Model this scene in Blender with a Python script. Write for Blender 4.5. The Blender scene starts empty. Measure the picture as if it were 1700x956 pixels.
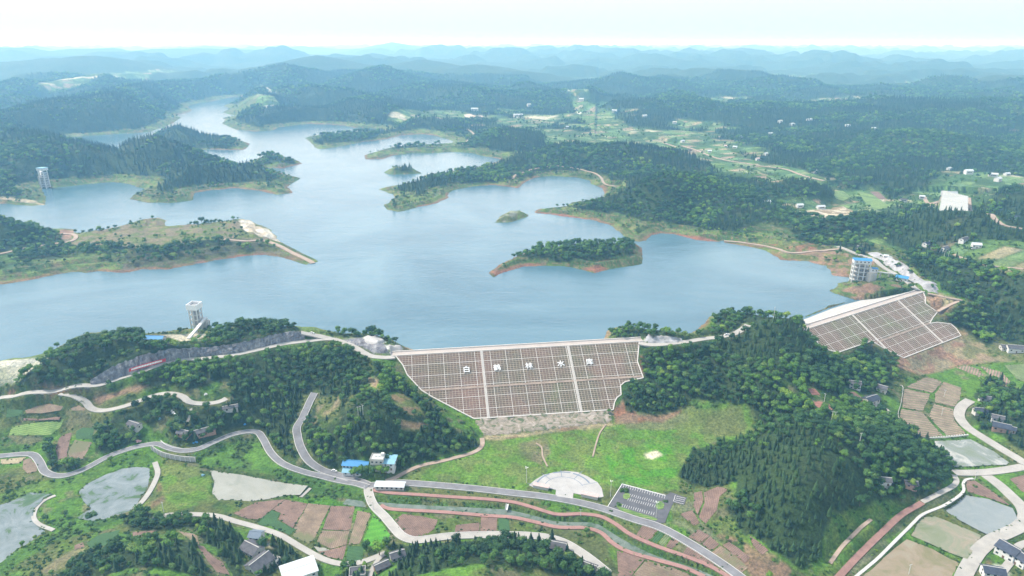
import bpy, bmesh, math, random
import numpy as np
from mathutils import Vector, Matrix
random.seed(7); RNG = np.random.default_rng(7)
R = math.radians
sc = bpy.context.scene
# ------------------------------------------------------------------ camera, world, sun, exposure
CAMZ = 290.0; FPX = 1133.0; PITCH = math.atan((478-72)/FPX)
cam_d = bpy.data.cameras.new('camera'); cam = bpy.data.objects.new('camera', cam_d); sc.collection.objects.link(cam)
cam.location = (0, 0, CAMZ); cam.rotation_euler = (math.pi/2-PITCH, 0, 0)
cam_d.sensor_width = 36; cam_d.lens = FPX/1700*36; cam_d.clip_start = 1; cam_d.clip_end = 150000
sc.camera = cam
SUN_EL, SUN_AZ = R(48), R(-68)            # azimuth from +Y (view direction), positive to the right
w = bpy.data.worlds.new('World'); sc.world = w; w.use_nodes = True
nt = w.node_tree; nt.nodes.clear()
sky = nt.nodes.new('ShaderNodeTexSky'); sky.sky_type = 'NISHITA'; sky.sun_disc = False
sky.sun_elevation = SUN_EL; sky.sun_rotation = SUN_AZ; sky.dust_density = 4.0; sky.air_density = 1.6; sky.ozone_density = 1.5; sky.altitude = 400
bg = nt.nodes.new('ShaderNodeBackground'); bg.inputs['Strength'].default_value = 0.13
bg2 = nt.nodes.new('ShaderNodeBackground'); bg2.inputs['Strength'].default_value = 1.3   # thin white overcast over the sky, plus a brightened low band
tc = nt.nodes.new('ShaderNodeTexCoord'); sx = nt.nodes.new('ShaderNodeSeparateXYZ'); nt.links.new(tc.outputs['Generated'], sx.inputs[0])
rampw = nt.nodes.new('ShaderNodeValToRGB'); nt.links.new(sx.outputs['Z'], rampw.inputs[0])
rampw.color_ramp.elements[0].position = 0.0; rampw.color_ramp.elements[0].color = (0.42, 0.485, 0.505, 1)
rampw.color_ramp.elements[1].position = 1.0; rampw.color_ramp.elements[1].color = (0.36, 0.42, 0.48, 1)
for _p, _c in ((.055, (.53,.56,.57)), (.09, (.9,.95,.98)), (.14, (1.2,1.25,1.3)), (.26, (.72,.82,.92)), (.45, (.50,.59,.68))): _e = rampw.color_ramp.elements.new(_p); _e.color = (*_c, 1)  # bright band above the visible sky strip, added to whiten grazing lake reflections
nt.links.new(rampw.outputs[0], bg2.inputs['Color'])
mixw = nt.nodes.new('ShaderNodeMixShader'); mixw.inputs[0].default_value = 0.8
wo = nt.nodes.new('ShaderNodeOutputWorld')
nt.links.new(sky.outputs[0], bg.inputs['Color']); nt.links.new(bg.outputs[0], mixw.inputs[1]); nt.links.new(bg2.outputs[0], mixw.inputs[2])
nt.links.new(mixw.outputs[0], wo.inputs['Surface'])
sun_d = bpy.data.lights.new('sun', 'SUN'); sun_d.energy = 4.5; sun_d.angle = R(9); sun_d.color = (1.0, 0.96, 0.9)
sun = bpy.data.objects.new('sun', sun_d); sc.collection.objects.link(sun)
_sd = Vector((math.sin(SUN_AZ)*math.cos(SUN_EL), math.cos(SUN_AZ)*math.cos(SUN_EL), math.sin(SUN_EL)))
sun.rotation_euler = _sd.to_track_quat('Z', 'Y').to_euler()
sc.view_settings.view_transform = 'Standard'; sc.view_settings.look = 'None'; sc.view_settings.exposure = 0.55; sc.view_settings.gamma = 1
sc.view_settings.use_curve_mapping = False
sc.render.engine = 'CYCLES'
cy = sc.cycles; cy.use_denoising = True; cy.max_bounces = 5; cy.diffuse_bounces = 2; cy.glossy_bounces = 2; cy.transmission_bounces = 2
cy.volume_bounces = 2; cy.transparent_max_bounces = 4; cy.use_adaptive_sampling = True; cy.adaptive_threshold = 0.015
HAZE_DENSITY = 1.4e-4; HAZE_COLOR = (0.27, 0.62, 1.0)

# ------------------------------------------------------------------ pixel <-> world (photo pixels 1700 x 956)
_cp, _sp = math.cos(PITCH), math.sin(PITCH)
def ray(px, py):
    a = (px-850)/FPX; b = -(py-478)/FPX
    return np.array((a, _cp+b*_sp, -_sp+b*_cp))
def unp(px, py, z):
    d = ray(px, py); t = (z-CAMZ)/d[2]
    if t < 0 or t > 40000: t = 40000
    return d[0]*t, d[1]*t
def unpd(px, py, D):            # point at horizontal distance D on the ray -> x, y, z
    d = ray(px, py); t = D/math.hypot(d[0], d[1]); return d[0]*t, d[1]*t, CAMZ+d[2]*t

# ------------------------------------------------------------------ noise
def _hash(ix, iy, s):
    h = (ix.astype(np.int64)*374761393 + iy.astype(np.int64)*668265263 + s*974711) & 0x7fffffff
    h = ((h ^ (h >> 13))*1274126177) & 0x7fffffff
    return ((h ^ (h >> 16)) & 0xffff)/65535.0
def vnoise(x, y, s=0):
    ix = np.floor(x); iy = np.floor(y); fx = x-ix; fy = y-iy
    fx = fx*fx*(3-2*fx); fy = fy*fy*(3-2*fy)
    a = _hash(ix, iy, s); b = _hash(ix+1, iy, s); c = _hash(ix, iy+1, s); d = _hash(ix+1, iy+1, s)
    return (a*(1-fx)+b*fx)*(1-fy)+(c*(1-fx)+d*fx)*fy
def fbm(x, y, scale, octv=4, s=0):
    v = 0; amp = 1; tot = 0; f = 1.0/scale
    for o in range(octv):
        v = v+amp*vnoise(x*f+17.3*o, y*f-9.1*o, s+o); tot += amp; amp *= 0.5; f *= 2.03
    return v/tot
def sstep(a, b, x):
    t = np.clip((x-a)/(b-a), 0, 1); return t*t*(3-2*t)

# ------------------------------------------------------------------ polar ground grid
NT = 1300; TH = np.radians(np.linspace(-54, 54, NT))
_r = [240.0]
while _r[-1] < 5000: _r.append(_r[-1]*1.0036)
while _r[-1] < 46000: _r.append(_r[-1]*1.009)
RR = np.array(_r); NR = len(RR)
TG, RG = np.meshgrid(TH, RR)
X = RG*np.sin(TG); Y = RG*np.cos(TG)

# ------------------------------------------------------------------ shoreline of the reservoir (traced in photo pixels at water level)
SHORE = [(-200,612),(0,599),(50,596),(75,590),(100,575),(125,560),(145,553),(190,550),(213,556),(240,560),(275,556),(300,548),(345,549),(380,548),(410,542),(440,543),(500,548),(540,551),(580,556),(620,556),(645,562),(665,573),(692,583),
 (850,575),(1003,564),(1008,550),(1020,544),(1045,543),(1080,549),(1120,553),(1137,556),(1150,551),(1165,541),(1175,533),(1175,526),(1200,523),(1240,522),(1270,530),(1318,533),(1379,507),(1422,499),(1412,495),(1381,485),(1379,482),(1391,476),(1391,470),(1408,468),(1416,462),(1407,460),(1379,457),(1379,448),(1371,441),(1353,437),(1341,433),(1321,433),(1295,432),(1285,424),(1275,418),
 (1272,415),(1239,407),(1202,401),(1178,400),(1156,398),(1147,395),(1122,389),(1098,387),(1083,390),(1070,399),(1062,401),(1048,399),(1034,391),(1015,374),(1000,369),(979,364),(951,361),(927,358),(911,355),(893,354),(887,351),(896,347),(920,345),(942,342),(950,336),(985,334),(981,331),(1001,327),(1004,320),(1000,312),(981,305),(978,299),(958,294),(919,292),(889,294),(873,302),(860,312),(846,310),(820,307),(784,309),(754,315),(744,320),(747,328),(724,337),(698,343),(662,351),(642,348),(639,340),(655,328),(652,322),(626,314),(664,307),(690,303),(702,298),(706,292),(735,288),(784,280),(817,272),(833,264),(803,259),(784,254),(751,252),(718,254),(682,254),(652,258),(635,264),(609,264),(605,258),(635,249),(672,243),(718,241),(751,239),(752,234),(724,225),(700,222),(662,225),(645,230),(599,236),(540,247),(527,247),(514,235),(506,229),(527,226),(553,224),(590,221),(632,220),(640,216),(632,213),(589,212),(573,208),(540,206),
 (514,205),(461,211),(454,216),(428,218),(392,215),(369,205),(375,198),(366,196),(389,194),(392,192),(369,187),(382,180),(372,175),(395,169),(415,160),(405,159),(389,160),(356,167),(323,172),(311,177),(319,183),(306,188),(290,190),(300,195),(287,204),(270,211),(247,219),(184,223),(132,226),(105,229),(112,238),(130,247),(180,251),(240,253),(300,256),(350,262),(395,274),(430,283),(460,285),(474,290),(499,295),(478,310),(484,320),(458,323),(425,315),(395,312),(349,315),(323,320),(321,332),(280,337),(244,336),(214,330),(227,322),(240,314),(214,305),(184,302),(148,305),(115,309),(82,312),(67,312),(71,320),(77,328),(76,340),(53,341),(0,338),(-200,342),
 (-200,378),(0,377),(60,376),(88,380),(122,380),(124,385),(135,388),(165,384),(198,377),(231,367),(263,361),(275,366),(273,375),(296,376),(329,374),(362,370),(392,365),(415,365),(422,371),(438,376),(451,383),(466,402),(494,419),(525,436),(512,440),(491,434),(468,427),(441,422),(408,424),(362,431),(306,442),(277,447),(237,446),(204,453),(165,450),(142,453),(125,450),(82,458),(33,467),(0,472),(-200,490)]
ISLANDS = [[(811,452),(820,460),(829,454),(869,442),(902,441),(939,442),(963,447),(988,453),(1012,447),(1040,442),(1067,438),(1065,412),(1054,405),(1020,405),(950,409),(880,417),(840,434)],
 [(820,369),(832,370),(853,367),(881,358),(866,354),(838,355)],
 [(637,287),(655,290),(701,288),(687,282),(650,280)],
 [(399,276),(425,278),(471,279),(502,271),(491,265),(450,264),(415,268)],
 [(228,236),(245,228),(290,222),(350,224),(390,230),(415,239),(405,249),(362,248),(329,248),(280,249),(240,246)]]
wshore = np.array([unp(a, b, 0) for a, b in SHORE]); wisl = [np.array([unp(a, b, 0) for a, b in I]) for I in ISLANDS]
def poly_sd(px, py, polys):
    """signed distance (positive inside, even-odd) to a set of closed polygons"""
    d2 = np.full(px.shape, 1e12); ins = np.zeros(px.shape, bool)
    for P in polys:
        Q = np.roll(P, -1, 0)
        for (ax, ay), (bx, by) in zip(P, Q):
            ex, ey = bx-ax, by-ay; L = ex*ex+ey*ey+1e-9
            t = np.clip(((px-ax)*ex+(py-ay)*ey)/L, 0, 1)
            dx = px-ax-t*ex; dy = py-ay-t*ey
            np.minimum(d2, dx*dx+dy*dy, out=d2)
            if ay != by:
                c = (ay > py) != (by > py)
                ins ^= c & (px < (bx-ax)*(py-ay)/(by-ay)+ax)
    d = np.sqrt(d2); return np.where(ins, d, -d)
i0 = np.searchsorted(RR, 500); i1 = np.searchsorted(RR, 5600)
WD = np.full(X.shape, -4000.0)
sub = (slice(i0, i1, 2), slice(0, NT, 2))
_sd2 = poly_sd(X[sub], Y[sub], [wshore]+wisl)
# upsample x2
_a = np.arange(i0, i1); _ia = (_a-i0)/2.0; _ib = np.arange(NT)/2.0
def up2(S, ia, ib):
    r0 = np.clip(np.floor(ia).astype(int), 0, S.shape[0]-2); c0 = np.clip(np.floor(ib).astype(int), 0, S.shape[1]-2)
    fr = (ia-r0)[:, None]; fc = (ib-c0)[None, :]
    T = S[r0]*(1-fr)+S[r0+1]*fr
    return T[:, c0]*(1-fc)+T[:, c0+1]*fc
WD[i0:i1] = up2(_sd2, _ia, _ib)
WD += (fbm(X, Y, 22, 3, 5)-0.5)*9*sstep(700, 1200, RG)+(fbm(X, Y, 9, 2, 8)-0.5)*3

# ------------------------------------------------------------------ dams: level crest, berm and toe lines, solved so that they run parallel
def solve_level(A, B, dirv):
    best = None
    for z in np.linspace(-60, 4, 641):
        a = np.array(unp(*A, z)); b = np.array(unp(*B, z)); v = (b-a)/np.linalg.norm(b-a)
        c = abs(v[0]*dirv[1]-v[1]*dirv[0])
        if best is None or c < best[0]: best = (c, z)
    return best[1]
class Dam: pass
def make_dam_frame(c0, c1, zc, t0, ztoe):
    d = Dam(); a = np.array(unp(*c0, zc)); b = np.array(unp(*c1, zc)); d.o = a; d.u = (b-a)/np.linalg.norm(b-a); d.L = np.linalg.norm(b-a)
    n = np.array((d.u[1], -d.u[0]));                 # downstream = towards the camera
    if n[1] > 0: n = -n
    d.n = n; t = np.array(unp(*t0, ztoe)); d.run = float((t-a)@n); d.zc = zc; d.zt = ztoe; d.slope = (zc-ztoe)/d.run
    return d
def dam_hit(d, px, py):         # ray with the downstream plane -> (s along crest, w downslope horizontal)
    r = ray(px, py); # z = zc - slope*((p-o).n)
    # CAMZ + t rz = zc - slope*((t rx - ox) nx + (t ry - oy) ny)
    k = r[2]+d.slope*(r[0]*d.n[0]+r[1]*d.n[1]); t = (d.zc+d.slope*(d.o@d.n)-CAMZ)/k
    p = np.array((t*r[0], t*r[1]))-d.o
    return float(p@d.u), float(p@d.n)
def dam_pt(d, s, wd, dz=0): p = d.o+d.u*s+d.n*wd; return (p[0], p[1], d.zc-d.slope*wd+dz)
D1 = make_dam_frame((655, 591), (1064, 567), 5.0, (818, 695), -34.0)
D2 = make_dam_frame((1338, 547), (1533, 485), 5.0, (1500, 594), -27.0)
OUT1 = [(657,591),(669,606),(676,622),(700,648),(716,658),(760,681),(787,695),(1018,680),(1020,668),(1024,660),(1031,655),(1030,640),(1037,634),(1050,631),(1068,627),(1058,600),(1061,567)]
OUT2 = [(1338,547),(1348,557),(1356,566),(1361,577),(1379,582),(1391,585),(1447,566),(1470,580),(1500,594),(1595,557),(1587,545),(1579,538),(1556,535),(1543,537),(1548,528),(1556,518),(1536,504),(1536,494),(1533,486)]
# ------------------------------------------------------------------ ground heights
CP = """510 568 7;430 580 5;300 604 1;200 630 -3;100 652 -8;0 663 -12;250 578 20;330 564 7;200 586 20;120 602 17;60 622 10;410 550 17;480 552 14;300 574 12;370 560 10;160 572 10
0 640 -6;0 615 6;60 604 6;-150 640 -6;-150 700 -16;560 568 6;600 582 6;590 566 9;620 572 10;650 578 9;620 598 5;645 592 5;520 620 -6;560 640 -8;600 620 -2;622 606 3;640 625 -1;655 640 -6;700 680 -14;735 712 -24;780 755 -35;610 700 -10;640 690 -8;560 710 -20;500 640 -12
450 640 -12;430 680 -24;460 700 -29;600 765 -36;700 765 -37;550 755 -34;530 660 -14;640 650 -4;625 720 -14;580 660 -9;660 740 -28;500 720 -31;490 740 -33
1080 574 5;1130 571 6;1204 560 7;1242 542 9;1290 538 20;1265 530 19;1235 545 10;1330 558 12;1355 590 -2;1200 590 -1;1130 590 -4;1080 600 -8;1100 620 -12;1080 640 -22;1050 680 -31;1045 650 -22;1150 640 -16;1200 620 -8;1250 640 -6;1300 620 2;1300 650 -6;1380 640 -14;1350 700 -4;1300 700 -8;1250 690 -24;1255 720 -34;1200 740 -37
1150 770 -38;1280 770 -12;1350 750 2;1400 720 0;1450 740 -8;1400 780 -4;1350 810 -4;1300 840 -14;1280 870 -28;1220 830 -32;1180 800 -35;1400 850 -24;1450 800 -20;1500 775 -18;1550 775 -30;1585 795 -38;1500 820 -33;1420 890 -37;1360 925 -38;1330 900 -30;1290 940 -37;1400 655 -24;1450 665 -30;1480 700 -36;1400 600 -18;1440 590 -28;1420 575 -22;1460 585 -27
1550 640 -38;1600 650 -38;1650 620 -36;1600 590 -34;1560 605 -37;1520 610 -36;1640 545 -22;1690 580 -28;1590 510 0;1560 490 5;1640 500 0;1690 540 -18;1560 520 -4;1620 560 -26;1680 620 -34;1640 700 -32;1690 680 -26;1690 740 -34;1600 700 -38;1600 760 -38;1800 700 -30;1800 600 -25
1560 430 14;1620 452 20;1700 482 20;1510 425 10;1800 520 12;1560 400 -6;1640 412 -14;1700 430 -14;1800 440 -12;1440 472 7;1480 452 9;1420 436 8;1380 422 8;1400 412 12;1437 424 10;1500 444 18;1470 424 20;1536 470 14;1556 476 10;1523 481 6;1495 462 7;1350 410 6;1300 412 5;1450 405 14
720 935 -24;800 925 -20;850 932 -18;920 935 -26;800 980 -14;640 925 -36;1000 955 -36;800 897 -38;900 897 -38;700 1000 -20;900 1000 -24;250 930 -20;300 905 -28;200 940 -24;350 945 -28;250 1000 -14;380 895 -35;430 935 -35;500 950 -38;100 950 -33;0 960 -34;150 905 -34;-150 900 -34;-150 960 -32
0 700 -20;60 690 -20;120 700 -23;200 690 -17;260 680 -17;330 685 -19;300 660 -9;200 660 -9;100 670 -11;370 668 -13;400 640 -10;330 628 -3;250 640 -5;60 730 -29;130 740 -31;200 724 -27;300 722 -27;380 722 -31;250 742 -32;430 718 -34;0 765 -34;80 785 -36;200 765 -36;320 765 -37;450 765 -38;0 850 -37;200 835 -37;350 855 -38;400 805 -38
600 840 -38;700 830 -38;800 800 -38;900 780 -38;1000 740 -38;1100 700 -37;900 725 -37;830 720 -37;1030 700 -36;700 790 -38;1100 800 -38;1200 880 -38;1100 920 -38;900 870 -38;600 900 -38;500 870 -38;1250 930 -38;1500 880 -38;1600 850 -38;1680 800 -38;1680 900 -38;1500 940 -38;1800 850 -38;1800 950 -38;0 1050 -36;400 1050 -36;850 1050 -38;1300 1050 -38;1700 1050 -38
0 385 16;60 385 14;150 400 10;230 385 13;330 395 14;400 385 13;440 392 8;200 425 9;320 415 10;420 405 9;100 430 6;0 440 6;-150 400 12;500 428 3;0 372 26;-150 370 30;50 374 20
1110 296 62;1060 310 46;1030 328 24;1150 295 60;1190 305 46;1235 330 28;1280 358 18;1310 378 14;1150 350 18;1050 350 10;1200 375 10;1020 350 7;950 345 4;1250 395 7;1350 392 9;1180 385 7;960 318 5;1010 300 14
1340 378 18;1400 375 24;1460 360 34;1530 348 46;1580 352 46;1640 367 36;1700 390 24;1800 410 20;1480 385 10;1560 385 8;1420 395 12
1420 330 -8;1380 345 -5;1330 350 0;1460 320 -10;1500 318 -8;1600 330 -12;1660 350 -12;1560 330 -8;1263 315 20;1298 307 30;1330 303 34;1362 311 26;1383 328 8;1430 345 6;1630 335 20;1652 320 34;1680 312 40;1740 305 46;1600 300 -12;1700 345 -8;1300 290 -12;1200 268 -12;1380 310 -8;1250 300 0"""
cps = [tuple(map(float, c.split())) for l in CP.splitlines() for c in l.split(';')]
P = []; Z = []
for a, b, z in cps:
    P.append(unp(a, b, z)); Z.append(z)
for d, O in ((D1, OUT1), (D2, OUT2)):
    for a, b in O:
        s, wd = dam_hit(d, a, b); x, y, z = dam_pt(d, s, wd); P.append((x, y)); Z.append(z+0.5)
for D in (2200, 3200):
    for k in range(-60, 61, 12):
        P.append((D*math.sin(R(k)), D*math.cos(R(k)))); Z.append(4 if k < 5 else -10)
P = np.array(P); Z = np.array(Z)
def rbf_fit(P, Z, c=12.0):
    n = len(P); D = np.sqrt(((P[:, None]-P[None])**2).sum(-1)+c*c)
    A = np.zeros((n+1, n+1)); A[:n, :n] = D+np.eye(n)*2.0*(-1); A[:n, n] = 1; A[n, :n] = 1
    return np.linalg.solve(A, np.append(Z, 0))
W = rbf_fit(P, Z)
def rbf_eval(x, y, c=12.0):
    v = np.full(x.shape, W[-1])
    for (a, b), ww in zip(P, W[:-1]): v += ww*np.sqrt((x-a)**2+(y-b)**2+c*c)
    return v
jr = np.searchsorted(RR, 3600)
_ia = np.arange(0, jr, 3); _ib = np.arange(0, NT, 3)
Hn = rbf_eval(X[np.ix_(_ia, _ib)], Y[np.ix_(_ia, _ib)])
H0 = np.full(X.shape, 6.0)
H0[:jr] = up2(Hn, np.arange(jr)/3.0, np.arange(NT)/3.0)
# far country: low rolling ground, then named ridges
base = 14*fbm(X, Y, 900, 3, 31)-6+np.where(X > 0.12*Y, -6.0, 4.0)*1.0
k = sstep(1900, 2900, RG)
H0 = H0*(1-k)+base*k
hillf = fbm(X, Y, 1500, 5, 41); rid = 1-np.abs(2*fbm(X, Y, 1100, 4, 47)-1)
H0 += (.35*sstep(3000, 4500, RG)+.65*sstep(5500, 8500, RG))*(95*sstep(0.42, 0.72, hillf)+75*sstep(0.70, 1.0, rid)*sstep(0.33, .55, hillf)+45*sstep(.5, .75, fbm(X, Y, 620, 3, 59)))
H0 += sstep(2300, 3300, RG)*(62*sstep(0.47, 0.70, fbm(X, Y, 560, 3, 53)))
# each ridge: outline in photo pixels, horizontal distance at its two ends, half-width, (optional) lowering for trees
RIDGES = [
 ([(1060,178),(1085,162),(1120,153),(1150,160),(1175,176)], 3700, 3600, 120),
 ([(1195,180),(1235,167),(1262,169),(1292,184)], 3800, 3500, 110),
 ([(1180,199),(1215,188),(1240,191),(1262,203)], 3000, 2900, 80),
 ([(1085,226),(1110,214),(1135,218),(1150,228)], 2450, 2400, 55),
 ([(1250,250),(1275,240),(1300,242),(1318,254)], 2150, 2100, 45),
 ([(1465,182),(1500,169),(1530,173),(1558,188)], 3900, 3700, 110),
 ([(838,150),(870,137),(900,143),(927,158)], 4200, 4000, 120),
 ([(0,82),(60,84),(120,80),(200,84),(270,82),(340,76),(380,78),(440,84),(500,76),(560,82),(600,80),(650,70),(690,76),(740,84),(820,82),(900,86),(960,84),(1010,76),(1060,84),(1110,80),(1160,88),(1230,91)], 17000, 17000, 1700),
 ([(-100,80),(0,78),(43,78),(76,85),(112,81),(184,80),(214,85),(257,81),(329,80),(395,81),(461,84),(520,90)], 10500, 12000, 1100),
 ([(1100,100),(1150,97),(1206,95),(1291,97),(1369,101),(1415,101),(1454,103),(1482,111),(1524,118),(1577,114),(1606,124),(1700,127),(1800,124)], 11500, 9500, 1000),
 ([(450,104),(527,97),(579,99),(616,88),(649,93),(672,99),(740,100)], 8500, 8500, 800),
 ([(760,104),(800,97),(860,96),(920,100),(990,96),(1050,102),(1110,104),(1180,108),(1250,112)], 9500, 9500, 900),
 ([(0,103),(60,98),(99,96),(158,91),(184,96),(220,104),(257,114),(310,122)], 6800, 6000, 560),
 ([(640,108),(652,106),(701,98),(738,108),(764,109),(790,106),(820,114),(856,118),(879,129),(902,142)], 6200, 5200, 480),
 ([(540,142),(560,134),(590,124),(612,114),(636,109),(662,124),(690,132),(720,136)], 4700, 4300, 330),
 ([(994,134),(1027,120),(1054,129),(1083,131),(1121,133),(1146,141),(1171,147),(1234,150),(1277,159),(1330,166),(1358,177)], 4700, 4300, 300),
 ([(1146,136),(1174,126),(1188,127),(1206,122),(1234,134),(1270,137),(1305,133),(1347,138),(1400,138),(1454,141),(1560,148)], 6500, 6300, 460),
 ([(1340,186),(1400,180),(1454,177),(1524,167),(1567,163),(1630,156),(1680,166),(1760,170)], 4700, 4300, 330),
 ([(1355,193),(1393,182),(1418,182),(1471,192),(1507,193),(1595,203),(1683,203),(1750,206)], 3450, 3350, 200),
 ([(1312,276),(1350,264),(1400,255),(1454,236),(1507,220),(1560,217),(1606,223),(1660,232),(1700,241),(1780,246)], 2050, 2650, 190),
 ([(1376,290),(1400,278),(1450,262),(1490,262),(1524,272),(1560,288)], 1900, 1950, 110),
 ([(700,142),(770,142),(813,151),(853,160),(889,173),(929,188),(978,198)], 3900, 3000, 190),
 ([(540,178),(560,168),(589,161),(610,158),(639,163),(682,177),(724,185),(767,194)], 3300, 2950, 190),
 ([(665,212),(675,200),(690,192),(724,186),(764,200),(775,215)], 2600, 2550, 120),
 ([(777,236),(790,222),(827,209),(856,212),(889,222),(906,231)], 2150, 2100, 115),
 ([(890,249),(919,237),(945,231),(978,239),(1027,233),(1067,240),(1100,249),(1135,262)], 1850, 1700, 105),
 ([(1160,214),(1200,208),(1250,212),(1290,220),(1320,232)], 2800, 2500, 110),
 ([(1100,178),(1160,176),(1220,184),(1270,190),(1300,196)], 3500, 3300, 160),
 ([(0,181),(40,178),(56,176),(80,166),(102,158),(138,161),(165,155),(204,149),(230,145)], 2700, 3400, 210),
 ([(184,150),(230,142),(263,138),(296,129),(346,123),(395,120),(438,107),(461,106),(494,114),(530,120)], 3500, 4900, 260),
 ([(461,106),(500,97),(527,92),(560,97),(590,104)], 5600, 6200, 380),
 ([(0,160),(33,158),(66,166),(95,172)], 3900, 3900, 150),
 ([(418,162),(450,150),(487,143),(527,141),(560,146)], 3700, 3500, 180),
 ([(380,196),(400,188),(440,184),(480,178),(520,178),(560,182)], 2650, 2900, 95),
 ([(200,193),(222,187),(250,187),(283,191)], 2580, 2550, 70),
 ([(145,206),(180,201),(230,201),(273,204)], 2330, 2330, 60),
 ([(0,210),(33,216),(60,226),(95,238),(110,246)], 2250, 1850, 130),
 ([(-60,262),(0,268),(40,274),(90,272),(130,272),(165,266),(216,252),(270,255),(325,258),(360,266),(395,278)], 1640, 1560, 100),
 ([(380,275),(420,279),(450,284),(470,290)], 1490, 1440, 55),
 ([(0,292),(15,300),(28,313)], 1330, 1290, 35),
 ([(232,224),(270,214),(292,212),(330,218),(370,222),(392,229)], 1960, 1850, 70),
 ([(514,226),(560,220),(600,219),(628,220)], 1930, 1960, 48),
 ([(1555,345),(1620,334),(1652,318),(1680,311),(1740,304)], 1420, 1500, 75),
 ([(612,262),(660,250),(720,247),(780,247),(840,258)], 1760, 1720, 40),
 ([(640,326),(690,312),(740,300),(790,294),(850,292),(880,290)], 1330, 1480, 50),
 ([(850,432),(900,420),(960,412),(1020,410),(1050,415)], 890, 930, 34),
 ([(825,366),(850,360),(870,360)], 1120, 1120, 16),
 ([(640,286),(660,281),(690,286)], 1560, 1560, 22),
 ([(410,271),(440,268),(480,268)], 1640, 1640, 34),
]
RH = np.zeros(X.shape)
for pts, Da, Db, wid in RIDGES:
    n = len(pts); Q = []
    cum = np.cumsum([0]+[abs(pts[i+1][0]-pts[i][0]) for i in range(n-1)])
    for i, (a, b) in enumerate(pts):
        D = Da+(Db-Da)*cum[i]/cum[-1]; _q = unpd(a, b, D); Q.append((_q[0], _q[1], max(_q[2]-(9 if D < 3600 and wid > 40 else 0), 3)))
    Q = np.array(Q)
    rm0, rm1 = max(240, min(Da, Db)-3.4*wid), max(Da, Db)+3.4*wid
    a0, a1 = np.searchsorted(RR, rm0), np.searchsorted(RR, rm1)
    th = np.arctan2(Q[:, 0], Q[:, 1]); m = 3.5*wid/min(Da, Db)
    b0, b1 = np.searchsorted(TH, th.min()-m), np.searchsorted(TH, th.max()+m)
    sl = (slice(a0, a1), slice(b0, b1)); x = X[sl]; y = Y[sl]
    if x.size == 0: continue
    d2 = np.full(x.shape, 1e12); hz = np.zeros(x.shape)
    for (ax, ay, az), (bx, by, bz) in zip(Q[:-1], Q[1:]):
        ex, ey = bx-ax, by-ay; L = ex*ex+ey*ey+1e-9
        t = np.clip(((x-ax)*ex+(y-ay)*ey)/L, 0, 1)
        dd = (x-ax-t*ex)**2+(y-ay-t*ey)**2; mk = dd < d2
        d2 = np.where(mk, dd, d2); hz = np.where(mk, az+(bz-az)*t, hz)
    dd = np.sqrt(d2); wob = wid*(0.65+0.9*fbm(x, y, wid*1.1, 3, 61))
    prof = np.clip(1-dd/(2.0*wob), 0, 1); prof = prof*prof*(3-2*prof)*0.55+prof*0.45
    v = hz*prof
    RH[sl] = np.maximum(RH[sl], v)
b_ = np.maximum(H0, 0)*0.3
H0 = np.where(RH > 0.1, np.maximum(H0, RH*(1-0*RH)), H0)
# broken relief on the wooded hills
amp = np.clip((H0+2)/40, 0, 1)*np.clip(RG/1500, 0.15, 3.0)*sstep(900, 1700, RG)
H0 += amp*((fbm(X, Y, 170, 4, 71)-0.5)*20)*np.where(RH > 6, .35, 1) + (fbm(X, Y, 60, 3, 75)-0.5)*2.2*sstep(300, 900, RG)
# ---- downstream side of the dams (never levelled to the lake)
DOWN = [(-300,618),(0,606),(60,598),(120,640),(500,572),(560,585),(640,597),(655,591),(1064,567),(1130,572),(1204,561),(1245,545),(1300,560),(1338,547),(1533,485),(1600,470),(1900,560),(1900,1200),(-300,1200)]
wdown = np.array([unp(a, b, 5) for a, b in DOWN])
def inside(x, y, Pn):
    ins = np.zeros(x.shape, bool); Q = np.roll(Pn, -1, 0)
    for (ax, ay), (bx, by) in zip(Pn, Q):
        if ay != by:
            c = (ay > y) != (by > y); ins ^= c & (x < (bx-ax)*(y-ay)/(by-ay)+ax)
    return ins
n15 = np.searchsorted(RR, 1500)
DN = np.zeros(X.shape, bool); DN[:n15] = inside(X[:n15], Y[:n15], wdown)
dist = -WD                                   # metres inland
steep = 0.13+0.16*fbm(X, Y, 160, 2, 81)
steep = np.where(RG < 760, 0.45, steep)
for _I in (0, 1, 2, 3):
    _w = np.array([unp(a, b, 0) for a, b in ISLANDS[_I]]); _cx, _cy = _w.mean(0); _rr = np.hypot(*(_w-_w.mean(0)).T).max()+8; steep = np.where(np.hypot(X-_cx, Y-_cy) < _rr, (.34, .6, .55, .34)[_I], steep)
zs = 0.5+np.clip(dist, 0, 45)*steep+np.clip(dist-45, 0, 4000)*0.62
zs += 1.5*np.sin(np.clip(dist, 0, 60)*0.35+6*fbm(X, Y, 90, 2, 83))*sstep(4, 14, dist)*sstep(60, 40, dist)
land = ~DN & (dist > 0)
Hl = np.minimum(np.maximum(H0, -30+39*sstep(150, 60, dist)*np.where(RG < 760, sstep(40, 15, dist), 1)), zs)
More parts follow.
